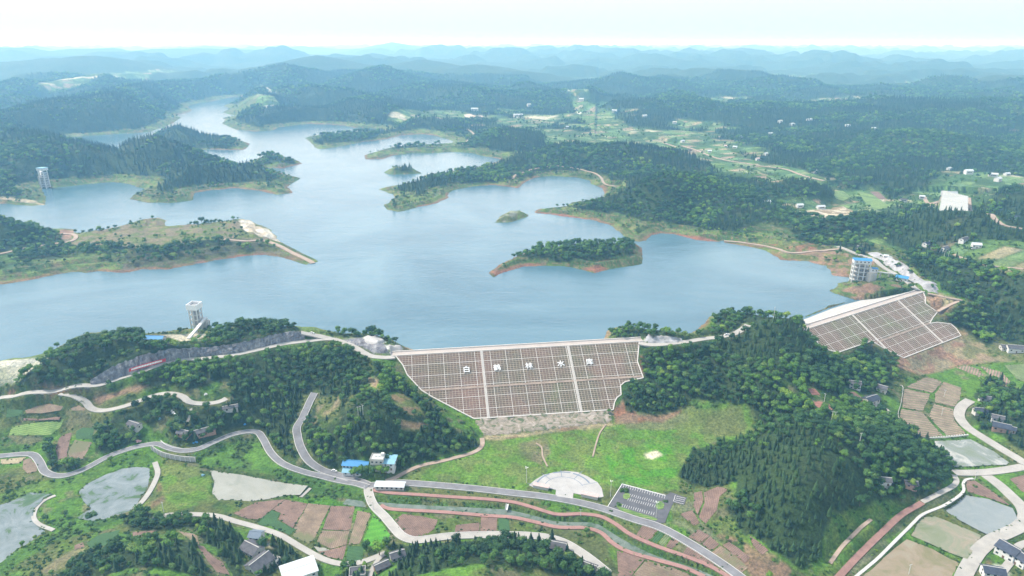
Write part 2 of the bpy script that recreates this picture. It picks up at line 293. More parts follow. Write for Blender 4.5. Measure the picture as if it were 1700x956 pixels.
# the spit on the left keeps a flat graded top
H = np.where(land & (dist < 700), Hl, H0)
H = np.where(~DN & (dist <= 0), np.maximum(0.14*dist, -9)-0.25, H)
def gidx(x, y):
    r = np.hypot(x, y); th = np.arctan2(x, y)
    return np.interp(r, RR, np.arange(NR)), np.interp(th, TH, np.arange(NT))
def samp(x, y, A=None):
    A = H if A is None else A
    fi, fj = gidx(np.asarray(x, float), np.asarray(y, float))
    i = np.clip(fi.astype(int), 0, NR-2); j = np.clip(fj.astype(int), 0, NT-2); u = fi-i; v = fj-j
    return A[i, j]*(1-u)*(1-v)+A[i+1, j]*u*(1-v)+A[i, j+1]*(1-u)*v+A[i+1, j+1]*u*v
_rs = np.concatenate([np.arange(240, 2500, 2.0), np.arange(2500, 9000, 8.0)])
def hit(px, py, dz=0):
    """photo pixel -> point on the ground"""
    d = ray(px, py); hh = math.hypot(d[0], d[1]); xs = _rs*d[0]/hh; ys = _rs*d[1]/hh; zr = CAMZ+_rs*d[2]/hh
    g = samp(xs, ys)+dz; k = np.argmax(zr <= g)
    if zr[k] > g[k]: k = len(_rs)-1
    if k == 0: return xs[0], ys[0], g[0]
    a = zr[k-1]-g[k-1]; b = zr[k]-g[k]; t = a/(a-b+1e-9)
    return (xs[k-1]+(xs[k]-xs[k-1])*t, ys[k-1]+(ys[k]-ys[k-1])*t, g[k-1]+(g[k]-g[k-1])*t-dz)
# ------------------------------------------------------------------ roads, fields and ponds shape the ground
LOCK = np.zeros(X.shape, bool); NOT = np.zeros(X.shape, bool)       # NOT: nothing grows here
def window(x, y, rad):
    r = math.hypot(x, y); th = math.atan2(x, y)
    a0 = np.searchsorted(RR, r-rad); a1 = np.searchsorted(RR, r+rad)+1
    dt = rad/max(r, 1); b0 = np.searchsorted(TH, th-dt); b1 = np.searchsorted(TH, th+dt)+1
    return slice(a0, a1), slice(b0, b1)
def bbox_window(Q, pad):
    r = np.hypot(Q[:, 0], Q[:, 1]); th = np.arctan2(Q[:, 0], Q[:, 1]); n = max(r.min()-pad, 240)
    # the nearest point of an edge can be closer than its ends
    for a, b in zip(Q, np.roll(Q, -1, 0)):
        for t in (0.25, 0.5, 0.75): n = min(n, np.hypot(*(a+(b-a)*t))-pad)
    return slice(np.searchsorted(RR, n), np.searchsorted(RR, r.max()+pad)+1), slice(np.searchsorted(TH, th.min()-pad/n), np.searchsorted(TH, th.max()+pad/n)+1)
def smooth1(v, n):
    for _ in range(n):
        w_ = v.copy(); w_[1:-1] = (v[:-2]+2*v[1:-1]+v[2:])/4; v = w_
    return v
def spline(pts, step):
    P_ = np.array(pts, float); out = []
    E = np.vstack([2*P_[0]-P_[1], P_, 2*P_[-1]-P_[-2]])
    for i in range(1, len(E)-2):
        p0, p1, p2, p3 = E[i-1:i+3]; n = max(2, int(np.linalg.norm(p2[:2]-p1[:2])/step))
        for t in np.linspace(0, 1, n, endpoint=False):
            out.append(0.5*((2*p1)+(-p0+p2)*t+(2*p0-5*p1+4*p2-p3)*t*t+(-p0+3*p1-3*p2+p3)*t**3))
    out.append(P_[-1]); return np.array(out)
def corridor(C, half, blend, drop, lock=True, force=False):
    """lower/raise the ground to a centre line C (x,y,z)"""
    Dm = {}
    allw = bbox_window(C[:, :2], half+blend+4); D2 = np.full(X[allw].shape, 1e9); Zt = np.zeros(D2.shape)
    oi, oj = allw[0].start, allw[1].start
    for x, y, z in C:
        a, b = window(x, y, half+blend+3)
        a = slice(max(a.start, oi), min(a.stop, allw[0].stop)); b = slice(max(b.start, oj), min(b.stop, allw[1].stop))
        if a.stop <= a.start or b.stop <= b.start: continue
        dd = (X[a, b]-x)**2+(Y[a, b]-y)**2; la = (slice(a.start-oi, a.stop-oi), slice(b.start-oj, b.stop-oj))
        mk = dd < D2[la]; D2[la] = np.where(mk, dd, D2[la]); Zt[la] = np.where(mk, z, Zt[la])
    d = np.sqrt(D2); k = 1-sstep(half, half+blend, d); Hw = H[allw]
    ok = (k > 0) & (~LOCK[allw] | force)
    Hw[ok] = (Hw*(1-k)+(Zt-drop)*k)[ok]
    if lock: LOCK[allw] |= (d < half); NOT[allw] |= (d < half+2.0)
LINES = {}
def centre(pts, step=3.0, sm=12, n=None):
    Q = spline([hit(*p) for p in pts], step); Q[:, 2] = samp(Q[:, 0], Q[:, 1]); Q[:, 2] = smooth1(Q[:, 2], sm); return Q
FLD = []
def plane_poly(pts, blend=5.0, drop=0.3, level=None, flat=False, wob=0.5):
    Q = np.array([hit(*p) for p in pts]); XY = Q[:, :2]
    c = XY.mean(0); z = Q[:, 2]
    if flat or level is not None: co = np.array([0, 0, z.mean() if level is None else level])
    else:
        A = np.c_[XY-c, np.ones(len(XY))]; co, *_ = np.linalg.lstsq(A, z, rcond=None)
        sl_ = np.hypot(co[0], co[1]); co[:2] *= min(1, 0.35/max(sl_, 1e-6))
    # densified, slightly uneven edge
    D_ = []
    for a, b in zip(XY, np.roll(XY, -1, 0)):
        n = max(1, int(np.linalg.norm(b-a)/4))
        for t in range(n):
            p = a+(b-a)*t/n; D_.append(p)
    D_ = np.array(D_); D_ += wob*2*np.c_[fbm(D_[:, 0], D_[:, 1], 9, 2, 91)-.5, fbm(D_[:, 0], D_[:, 1], 9, 2, 95)-.5]
    w_ = bbox_window(D_, blend+2); sd = poly_sd(X[w_], Y[w_], [D_])
    zt = co[0]*(X[w_]-c[0])+co[1]*(Y[w_]-c[1])+co[2]
    k = 1-sstep(0, blend, -sd); ok = ~LOCK[w_] & (k > 0); Hw = H[w_]
    Hw[ok] = (Hw*(1-k)+(zt-np.where(sd > 0, drop, 0.05))*k)[ok]
    LOCK[w_] |= sd > 0; NOT[w_] |= sd > -1.5
    return D_, lambda x, y: co[0]*(x-c[0])+co[1]*(y-c[1])+co[2]
# the cut rock face beside the lake road: (x, foot y, top y)
CUT = [(150,636,630),(162,634,622),(190,631,607),(222,620,594),(253,611,586),(278,601,580),(316,592,577),(354,589,575),(387,586,571),(430,575,561),(463,567,553),(488,563,550),(506,560,553)]
cut_foot = []; cut_top = []
for a, b, c in CUT:
    f = hit(a, b); D = math.hypot(f[0], f[1]); t = unpd(a, c, D+4.0); cut_foot.append(f); cut_top.append(t)
T_ = spline(cut_top, 2.5); Tb = T_.copy(); rr_ = np.hypot(Tb[:, 0], Tb[:, 1]); Tb[:, 0] *= (rr_+6)/rr_; Tb[:, 1] *= (rr_+6)/rr_
_Hs = H.copy(); corridor(Tb, 6.5, 22, 0.0, lock=False)
_ff = np.array(cut_foot); _fr = np.interp(TG, np.arctan2(_ff[:, 0], _ff[:, 1]), np.hypot(_ff[:, 0], _ff[:, 1])); _m = RG < _fr+.5; H[_m] = _Hs[_m]; del _Hs, _m
# the roads: name, label, width, material, kerb, px centre line
ROADS = [
 ('road','pale concrete road along the lake below the rock cut',7,'concrete_road',0,[(-120,672),(0,661),(25,657.5),(96,652),(152,640.5),(190,633),(240,615),(278,602.5),(309,595),(354,593),(387,589),(430,580),(463,572),(508,566),(546,562),(567,567),(587,575),(602,584),(617,591),(640,593),(655,592)]),
 ('road','wide pale road on the lakeside terrace above the grey rock wall',8,'concrete_road',0,[(500,553),(526,557),(548,562)]),
 ('road','concrete road looping down through the terraced fields',6.5,'concrete_road',0,[(100,652.5),(126,656.5),(142,667),(152,679.5),(172,682),(197,676.5),(215,671),(240,662),(263,654),(286,652.5),(303,657),(314,667),(334,671),(362,667.5),(376,661)]),
 ('road','asphalt lane with white kerbs winding above the ponds',6.2,'asphalt',1,[(-60,760),(0,757),(40,753),(56,755),(66,767),(76,784),(101,790),(134,781.5),(177,758.5),(215,744.5),(243,738),(262,736),(281,743.5),(304,748.5),(329,745.5),(354,734),(392,718.5),(425,716.5),(437,729),(450,752),(470,769.5),(501,782),(539,792),(587,802),(610,808)]),
 ('road','dark asphalt road coming down out of the wood to the junction',7,'asphalt',1,[(522,652),(514,667),(502,694),(493,710),(494,724),(499,742),(512,764),(534,780),(562,789),(597,799),(615,806)]),
 ('road','main asphalt road past the white plaza and the parking lot',7.5,'asphalt',1,[(612,806),(640,802),(673,801.5),(729,805.5),(804,812.5),(855,818.5),(900,823.5),(951,832),(1002,844.5),(1052,861.5),(1090,873),(1123,889),(1166,914.5),(1204,939.5),(1240,966)]),
 ('road','pale road running south from the junction round the field corner',7,'concrete_road',1,[(612,806),(612,818),(620,838),(640,859),(656,878),(668,890),(688,896),(716,893),(754,889),(804,888),(855,887.5),(900,891),(933,899),(964,916),(992,937),(1010,952)]),
 ('road','narrow concrete road bordering the big brown field',4.5,'concrete_road',0,[(253,859.5),(291,853.5),(354,855.5),(392,865.5),(425,874.5),(463,887),(501,909),(539,929),(572,936),(602,932),(640,918)]),
 ('road','broad pale road curving down the right edge to the junction',9,'concrete_road',0,[(1611,664),(1597,674),(1592,688),(1598,701),(1613,714),(1649,736),(1685,758),(1712,772),(1800,790)]),
 ('road','pale road between the paddies and the wooded hill on the right',8,'concrete_road',0,[(1583,784),(1624,784.5),(1652,782),(1680,778),(1712,773),(1760,768)]),
 ('road','wide pale road sweeping round the flooded paddies bottom right',9.5,'concrete_road',0,[(1630,784),(1657,803),(1680,824),(1697,842),(1702,860),(1692,874),(1670,885),(1648,895),(1625,914),(1609,938),(1598,960),(1594,975)]),
 ('road','short pale village lane beside the navy roofed houses',5,'concrete_road',0,[(1720,897),(1700,902),(1688,909),(1682,925),(1668,944),(1655,962)]),
 ('road','pale concrete road from the dam end along the hilltop shore',7,'concrete_road',0,[(1062,569),(1080,572),(1103,571),(1141,566.5),(1170,562),(1204,557.5),(1224,551),(1242,539)]),
 ('road','pale road descending behind the second dam to the tower bridge',6,'concrete_road',0,[(1524,482),(1508,469),(1488,455.5),(1462,440),(1437,426),(1410,416),(1391,409)]),
 ('path','dirt track along the red shore towards the headland',5,'dirt',0,[(1400,413),(1375,415),(1333,419),(1308,418),(1285,412),(1265,407),(1230,402),(1202,400)]),
 ('path','dirt track leaving the end of the second dam',4,'dirt',0,[(1540,487),(1556,490),(1578,495),(1596,499),(1575,506),(1556,517)]),
 ('path','reddish dirt path from the dam toe down to the junction',4,'dirt',0,[(640,798),(658,791),(698,773.5),(741,763),(779,753),(797,744),(801,735),(800,727)]),
 ('path','faint trodden trail across the meadow below the dam',1.3,'dirt',0,[(1006,704),(996,718),(990,735),(984,758)]),
 ('path','thin winding trail from the dam toe towards the plaza',1.2,'dirt',0,[(890,735),(899,742),(901,757),(909,774)]),
 ('path','pink paved path on the north bank of the channel',3.4,'pink',0,[(616,813),(630,815),(653,818),(728,823),(804,828),(850,833),(880,840.5),(918,852),(941,853.5),(964,852.5),(997,857),(1022,869.5),(1047,887),(1090,906),(1141,924),(1179,939.5),(1215,960)]),
 ('path','pink paved path on the south bank of the channel',3.4,'pink',0,[(632,838),(645,844),(678,846.5),(754,851),(804,855.5),(850,858.5),(888,866),(921,874),(945,875.5),(971,876),(997,883.5),(1017,901),(1042,915),(1090,929),(1136,942),(1170,957)]),
 ('path','reddish brown track under the paddies on the right',4.5,'soil_path',0,[(1385,965),(1410,938),(1442,906),(1472,876),(1503,850),(1531,834)]),
 ('path','pale concrete track at the foot of the wooded hill',4,'concrete_road',0,[(1531,833),(1545,825),(1561,817),(1580,808),(1588,799),(1584,788)]),
 ('dyke','curved white concrete dyke closing the large weedy pond',4,'concrete_road',0,[(257,767),(260,776),(262,786),(254,806),(239,829),(218,850)]),
 ('dyke','curved white concrete dyke round the leftmost pond',3,'concrete_road',0,[(92,822),(74,830),(61,842),(56,858),(65,870),(89,880)]),
 ('dyke','short white concrete dyke at the tip of the pale pond',2.6,'concrete_road',0,[(515,810),(508,817),(499,825)]),
 ('canal','narrow white lined canal beside the paddies',2.0,'kerb',0,[(1415,962),(1440,941),(1460,924),(1503,881),(1518,866),(1533,853),(1568,838),(1590,824),(1600,814),(1599,803),(1604,796),(1616,794)]),
 ('path','steep white concrete track in the terraces on the left',2.2,'concrete_road',0,[(316,669),(317,680),(315,692),(309,704)]),
 ('path','pale lane from the navy roofed farmhouse to the striped fields',4.5,'concrete_road',0,[(1452,673),(1468,678),(1480,689),(1494,702),(1504,712)]),
 ('path','grey grassy track on the slope above the brown track',2.6,'dirt',0,[(1378,935),(1392,914),(1406,898),(1427,878),(1446,862)]),
 ('path','light village path between the trees bottom centre',3,'concrete_road',0,[(640,918),(628,930),(618,945),(612,962)]),
 ('path','pale valley road through the far rice fields',7,'dirt',0,[(1100,236),(1150,247),(1190,262),(1245,272),(1300,280),(1330,290),(1368,300)]),
 ('path','pale valley road past the white ponds on the right',7,'dirt',0,[(1530,325),(1546,338),(1598,330),(1610,345),(1650,360),(1705,382)]),
 ('path','dirt track over the far grassy headland',6,'dirt',0,[(775,214),(787,224),(776,234),(768,240)]),
 ('path','dirt track on the inlet shore under the pine hill',5,'dirt',0,[(850,298),(862,288),(905,277),(960,280),(995,292),(1004,305),(1030,308)]),
 ('path','pale haul track across the graded spit',6,'dirt',0,[(-60,425),(0,421),(40,412),(85,405),(115,401),(126,394),(120,389),(104,388)]),
 ('path','reddish ramp running down the tip of the spit',7,'dirt',0,[(372,397),(410,400),(440,401),(466,409),(495,424),(520,437)]),
 ('path','short village lane by the far farmhouses',5,'dirt',0,[(1582,421),(1604,430),(1640,440),(1700,446)]),
]
RC = []
for nm, lab, wd, mt, kb, pts in ROADS:
    C = centre(pts, 3.0 if wd < 8 else 3.5); RC.append(C)
    far = math.hypot(C[0, 0], C[0, 1]) > 850
    corridor(C, wd/2+(1.6 if far else 0.9), 14 if far else (4 if 'rock cut' in lab else 6), 0.7 if far else 0.45)
_F = np.array(cut_foot); _T = np.array(cut_top); _rt = np.hypot(_T[:, 0], _T[:, 1]); _T2 = _T[:, :2]*((_rt+2.5)/_rt)[:, None]
_Q = np.vstack([_F[:, :2], _T2[::-1]]); w_ = bbox_window(_Q, 4); ins_ = inside(X[w_], Y[w_], _Q); _th = np.arctan2(_F[:, 0], _F[:, 1]); zf_ = np.interp(TG[w_], _th, _F[:, 2])
H[w_] = np.where(ins_, zf_-1.2, H[w_]); NOT[w_] |= ins_
# flat, placed surfaces
PONDS = [
 ('pond','large grey pond with weed patches beside the curved dyke','pond_weedy',[(131,816),(144,804),(177,787),(202,777),(225,774),(248,775),(250,790),(245,810),(228,835),(214,848),(185,856),(152,863),(125,858),(152,842),(140,833)]),
 ('pond','leftmost pond half covered with green weed','pond_weedy',[(-40,842),(0,838),(20,832),(50,818),(88,821),(72,829),(58,845),(54,862),(76,881),(50,896),(25,911),(0,929),(-60,940)]),
 ('pond','pale milky pond between the grass and the brown field','pond_pale',[(347,778),(405,787),(440,794),(475,801),(511,809),(498,824),(475,823),(445,828),(415,830),(362,828),(353,818),(355,796)]),
 ('pond','tiny square farm pond in the field corner','pond_pale',[(521,905),(541,908),(547,912),(541,920),(526,914)]),
 ('paddy','drained muddy paddy under the striped terraces','paddy_mud',[(1548,732),(1611,729),(1630,738),(1650,747),(1676,767),(1671,772),(1630,775),(1586,777),(1570,757)]),
 ('paddy','big grey flooded paddy inside the road bend','paddy_wet',[(1567,841),(1604,819),(1640,829),(1680,844),(1688,863),(1675,878),(1637,887),(1615,876),(1594,863)]),
 ('paddy','half drained paddy with green weed and brown stubble','paddy_green',[(1530,857),(1552,855),(1592,872),(1629,889),(1618,909),(1606,929),(1575,918),(1512,887)]),
 ('paddy','brown stubble paddy at the bottom right','paddy_brown',[(1506,892),(1550,912),(1594,934),(1587,955),(1582,970),(1425,970),(1442,952),(1472,921)]),
 ('paddy','first of the pale flooded paddies in the far valley','paddy_wet',[(1561,323),(1588,325),(1599,328.5),(1561,327.5)]),
 ('paddy','second of the pale flooded paddies in the far valley','paddy_wet',[(1561,331),(1597,333),(1603,337),(1561,335.5)]),
 ('paddy','third and largest white flooded paddy in the far valley','pond_pale',[(1560,340),(1604,342),(1612,349.5),(1560,348.5)]),
 ('pond','small white pond on the far headland','pond_pale',[(429,177),(440,176),(457,177),(445,179)]),
 ('pond','faint white inlet far behind the headland','pond_pale',[(432,148),(460,149),(481,151),(478,154),(446,153)]),
]
CHAN = [(572,829.5),(600,831.5),(627,833),(678,835.5),(754,841),(830,846),(850,848.5),(888,856),(913,863),(945,866),(984,867.5),(1002,877),(1027,892),(1065,911.5),(1103,927),(1153,943),(1192,960)]
CC = centre(CHAN, 3.0, 40); CC[:, 2] = np.minimum.accumulate(CC[:, 2])-1.3
corridor(CC, 3.6, 6, 0.8)
FIELDS = [
 ('soil_r',[(388,852),(425,833),(473,829),(452,845),(446,851),(430,862),(405,860)],.8),('soil_r',[(474,829),(511,836),(486,876),(462,862),(466,852),(452,846)],.5),('soil_g',[(512,836),(548,839),(522,893),(512,903),(486,889),(493,878),(488,876)],.5),
 ('soil_r',[(549,839),(590,841),(581,880),(536,879)],1.57),('soil_g',[(535,880),(580,882),(576,903),(549,911),(526,899)],1.57),('soil_r',[(548,912),(576,905),(569,929),(545,925),(527,916)],1.57),
 ('soil_g',[(594,848),(616,852),(597,902),(579,904)],1.4),('crop_d',[(451,847),(464,852),(459,863),(491,878),(481,888),(450,873),(431,872),(427,866)],.6),
 ('grass_b',[(620,853),(634,868),(648,888),(640,901),(620,906),(600,905)],.3),('crop_d',[(578,906),(604,907),(602,931),(574,929)],0.1),
 ('soil_r',[(668,853),(695,856),(726,863),(721,878),(703,890),(682,891),(666,881),(655,863)],2.2),('soil_r',[(757,872),(797,867),(796,882),(755,884)],.2),('soil_r',[(799,856),(826,859),(824,881),(798,882)],.1),
 ('crop_d',[(828,859),(845,861),(846,880),(827,881)],.1),('soil_r',[(1068,871),(1092,880),(1077,897),(1056,888)],.9),('crop_d',[(1095,881),(1105,884),(1090,902),(1079,897)],.9),
 ('crop_g',[(1106,885),(1115,889),(1102,907),(1092,903)],.9),('soil_r',[(1117,891),(1131,896),(1115,911),(1105,907)],.9),('soil_r',[(1141,908),(1158,915),(1196,943),(1172,935),(1134,917)],.9),
 ('soil_g',[(1196,906),(1220,921),(1242,942),(1228,955),(1206,936),(1180,917)],.7),('soil_r',[(1160,879),(1178,889),(1163,901),(1142,891)],.8),('soil_r',[(1179,890),(1194,903),(1180,914),(1165,903)],.8),('soil_r',[(1209,899),(1228,911),(1245,925),(1238,934),(1218,920),(1200,905)],.7),
 ('soil_r',[(1245,889),(1262,900),(1276,914),(1265,921),(1250,906)],.6),('soil_r',[(1152,818),(1165,815),(1168,832),(1158,855),(1152,840)],1.2),('soil_r',[(1168,818),(1191,808),(1210,810),(1194,825),(1190,848),(1172,869),(1160,857),(1170,835)],1.2),
 ('soil_r',[(1128,853),(1150,847),(1162,868),(1153,873)],.7),('soil_r',[(1025,915),(1044,918),(1072,927),(1048,957),(1026,957)],.4),('soil_g',[(1074,928),(1117,942),(1150,957),(1160,968),(1050,968),(1050,957)],.4),
 ('soil_g',[(41,682),(60,672),(81,666),(103,668),(101,684),(70,692),(45,690)],.2),('soil_r',[(38,693),(70,695),(100,690),(98,698),(38,699)],.2),('crop_d',[(12,677),(38,679),(35,692),(10,695)],.3),('crop_y',[(20,708),(60,700),(106,693),(100,710),(84,724),(15,724)],.3),
 ('soil_g',[(116,677),(136,667),(142,681),(122,686)],.5),('soil_r',[(92,744),(98,728),(105,721),(119,718),(112,752),(110,768),(97,762)],1.5),('soil_g',[(124,731),(154,733),(138,762),(112,770),(113,752)],1.2),('crop_d',[(127,716),(138,709),(156,709),(154,729),(126,729)],.5),
 ('straw',[(1,762),(44,759),(32,769),(1,771)],.2),('soil_g',[(39,764),(53,759),(62,770),(61,782),(46,787),(38,777)],.8),('soil_r',[(220,883),(260,880),(256,888),(221,893)],.2),('soil_g',[(296,882),(326,887),(330,905),(318,898)],.6),('soil_r',[(328,906),(338,907),(352,922),(368,932),(382,956),(360,950),(345,930)],1.2),
 ('crop_d',[(144,901),(168,886),(200,880),(187,901),(150,911)],.5),('soil_r',[(124,905),(138,900),(141,908),(124,912)],.4),
 ('soil_r',[(1603,798),(1619,798),(1649,816),(1679,840),(1640,827),(1606,815)],.5),('soil_r',[(1676,795),(1702,788),(1720,795),(1712,822),(1695,815)],.5),
 ('terr',[(1504,643),(1520,634),(1536,626),(1550,629),(1564,634),(1548,652)],.45),('terr',[(1502,645),(1545,654),(1532,682),(1498,676),(1499,660)],.25),('terr',[(1567,634),(1596,644),(1594,663),(1583,676),(1552,668),(1553,652)],.3),('terr',[(1551,670),(1582,679),(1585,700),(1605,720),(1571,723),(1541,690)],.2),('terr',[(1497,678),(1530,684),(1541,697),(1566,724),(1533,726),(1508,708),(1493,691)],.3),
 ('terr',[(1587,610),(1606,606),(1625,613),(1643,633),(1620,624)],.9),('terr',[(1627,607),(1664,618),(1684,641),(1660,636),(1640,620)],.9),('crop_g',[(1668,606),(1712,604),(1720,640),(1688,630)],.4),
 ('red',[(1342,668),(1360,665),(1376,671),(1386,681),(1362,678)],.3),('red',[(1340,645),(1352,644),(1362,655),(1348,655)],.3),('soil_r',[(1408,651),(1418,650),(1434,662),(1431,668),(1408,658)],.3),
 ('crop_y',[(1378,317),(1400,316),(1412,327),(1400,334),(1388,328)],.3),('crop_y',[(1422,316),(1450,325),(1480,343),(1452,349),(1436,335)],.3),('soil_r',[(1444,318),(1458,318),(1473,331),(1458,330)],.3),
]
SURF = []
PLAZA = [(878,805),(888,796),(903,787),(921,783),(938,781),(959,783.5),(976,791),(992,801),(999,811),(1002,825),(995,827),(990,822),(965,822),(952,819),(951,829),(922,824.5),(923,813),(912,811),(905,814),(885,809)]
pl_xy, pl_z = plane_poly(PLAZA, 6, 0.35, flat=True, wob=0)
PARK = [(1032,803),(1068,812),(1106,822),(1113,817),(1140,826),(1136,838),(1118,834),(1110,852),(1104,868),(1092,868),(1060,858),(1008,843),(1020,823)]
pk_xy, pk_z = plane_poly(PARK, 6, 0.35, wob=0)
pond_s = [(n, l, m)+plane_poly(p, 3.0, 1.2, flat=True, wob=.9) for n, l, m, p in PONDS]
field_s = [(m, d)+plane_poly(p, 4.0) for m, p, d in FIELDS]
# under the dams the ground drops out of sight
for d, O in ((D1, OUT1), (D2, OUT2)):
    Q = np.array([dam_pt(d, *dam_hit(d, a, b))[:2] for a, b in O]); w_ = bbox_window(Q, 30); x = X[w_]; y = Y[w_]
    wd_ = (x-d.o[0])*d.n[0]+(y-d.o[1])*d.n[1]; s_ = (x-d.o[0])*d.u[0]+(y-d.o[1])*d.u[1]
    zp = d.zc-d.slope*wd_; sd = poly_sd(x, y, [Q]); Hw = H[w_]
    k = 1-sstep(0, 14, -sd); k[wd_ < 1] = 0
    tgt = np.where(sd > 0, zp-2.0, np.maximum(zp, d.zt-3)+0.25)
    Hw[:] = np.where(k > 0, Hw*(1-k)+tgt*k, Hw)
    LOCK[w_] |= sd > 0; NOT[w_] |= sd > -2
    # crest body
    cr = (wd_ <= 1) & (wd_ > -12) & (s_ > -4) & (s_ < d.L+3); Hw[:] = np.where(cr, np.minimum(Hw, np.where(wd_ > -10, 3.0, 3.0+(wd_+10)*0.5)), Hw); NOT[w_] |= cr & (wd_ > -12)
up_px = [(1318,535),(1340,527),(1360,519),(1379,511.5),(1400,505),(1425,498.5),(1455,495),(1490,488),(1512,483)]
Wn = []; _pp = []; O2 = Vector((float(D2.o[0]), float(D2.o[1]), 0))
for a, b in up_px:
    zz = 0.0 if a < 1430 else min(4.5, (a-1430)/18); x, y = unp(a, b, zz); s = float((np.array((x, y))-D2.o)@D2.u); q = D2.o+D2.u*s-D2.n*8.0; wv_ = float((np.array((x, y))-D2.o)@D2.n)
    if wv_ > -8.5: x, y = D2.o+D2.u*s-D2.n*9.5
    Wn.append((Vector((x, y, zz-.35))-O2, Vector((q[0], q[1], 5.0))-O2)); _pp.append(((x, y), (q[0], q[1])))
_Q = np.array([a for a, b in _pp]+[b for a, b in _pp[::-1]]); w_ = bbox_window(_Q, 4); ins_ = poly_sd(X[w_], Y[w_], [_Q]) > -1.5; H[w_] = np.where(ins_, np.minimum(H[w_], -1.2), H[w_]); NOT[w_] |= ins_
# ------------------------------------------------------------------ what covers the ground
FG = np.zeros(X.shape)            # wood
def pxp(pts, z=None):
    return np.array([hit(*p)[:2] for p in pts])
def paintmask(pts, edge=4.0, noise=6.0, nsc=14):
    Q = pxp(pts); w_ = bbox_window(Q, edge+noise); sd = poly_sd(X[w_], Y[w_], [Q])+(fbm(X[w_], Y[w_], nsc, 3, 111)-.5)*2*noise
    return w_, sstep(-edge, edge, sd)
WOODS = [
 [(-80,660),(0,650),(30,638),(45,620),(75,600),(105,577),(135,564),(175,562),(200,570),(235,562),(270,566),(300,566),(345,563),(400,545),(425,536),(495,546),(480,552),(430,556),(330,574),(250,589),(222,594),(192,605),(162,622),(150,634),(100,642),(0,660)],
 [(218,640),(262,618),(300,606),(352,600),(392,597),(430,585),(508,571),(560,574),(600,592),(612,600),(612,630),(600,650),(575,655),(572,690),(530,700),(520,660),(500,655),(505,690),(487,706),(488,735),(500,770),(470,755),(455,740),(440,718),(425,712),(390,712),(355,726),(330,738),(290,735),(278,715),(300,690),(330,684),(375,668),(380,655),(400,640),(360,632),(345,640),(310,648),(300,640)],
 [(520,660),(535,668),(520,700),(535,712),(575,690),(600,655),(622,640),(618,600),(650,612),(680,640),(740,700),(797,740),(790,752),(740,757),(690,772),(660,787),(630,765),(600,760),(560,780),(535,770),(512,745),(500,715),(508,690)],
 [(158,735),(165,712),(182,698),(200,680),(216,676),(265,658),(300,662),(312,680),(305,700),(280,690),(262,700),(250,706),(236,700),(222,706),(240,726),(214,742),(190,750),(158,752)],
 [(72,742),(90,738),(96,765),(110,772),(140,762),(155,752),(130,778),(95,786),(78,776)],
 [(95,965),(120,935),(150,915),(190,902),(240,893),(290,893),(330,908),(338,930),(352,965)],
 [(205,866),(212,852),(240,848),(300,856),(345,862),(366,870),(400,885),(415,905),(402,925),(398,965),(372,948),(362,912),(338,896),(330,882),(290,876),(260,884),(215,880)],
 [(436,906),(458,894),(500,914),(510,930),(478,930),(462,940),(452,965),(430,950)],
 [(560,970),(578,935),(600,915),(628,918),(632,940),(625,970)],[(640,965),(660,940),(645,905),(660,898),(690,906),(720,900),(780,893),(850,895),(905,900),(935,905),(960,922),(985,945),(1020,970),(640,970)],
 [(570,925),(578,905),(604,905),(630,900),(640,915),(600,930)],
 [(1064,600),(1070,578),(1130,575),(1200,566),(1236,545),(1255,524),(1320,530),(1345,557),(1358,580),(1385,600),(1420,600),(1450,605),(1490,612),(1482,640),(1450,640),(1440,665),(1480,700),(1540,735),(1585,768),(1580,792),(1545,816),(1500,822),(1470,835),(1440,850),(1400,852),(1370,880),(1360,925),(1330,945),(1290,915),(1235,885),(1190,835),(1222,805),(1180,808),(1150,805),(1125,790),(1150,745),(1240,725),(1258,700),(1240,668),(1150,665),(1090,690),(1040,682),(1035,650),(1045,636),(1072,628)],
 [(1500,780),(1580,770),(1584,792),(1565,812),(1530,828),(1500,815)],
 [(1370,592),(1400,598),(1425,578),(1445,572),(1470,583),(1486,600),(1475,612),(1430,612),(1380,610)],
 [(1600,505),(1640,498),(1705,510),(1760,560),(1700,575),(1655,560),(1640,575),(1600,545),(1568,530),(1580,518)],
 [(1612,668),(1620,650),(1640,640),(1660,640),(1700,648),(1760,660),(1760,760),(1700,748),(1668,728),(1632,712),(1612,692)],
 [(1628,636),(1655,632),(1664,645),(1632,650)],
 [(1006,562),(1022,547),(1060,545),(1085,550),(1120,554),(1132,562),(1080,560)],
 [(1150,560),(1175,545),(1215,532),(1245,523),(1235,545),(1200,556)],
 [(470,545),(560,552),(600,556),(640,558),(668,566),(690,580),(660,572),(640,566),(560,560)],
 [(1545,440),(1500,415),(1470,400),(1440,392),(1520,388),(1600,398),(1565,412),(1580,425),(1640,448),(1700,466),(1760,480),(1760,520),(1660,500),(1590,492),(1560,480),(1556,465)],
]
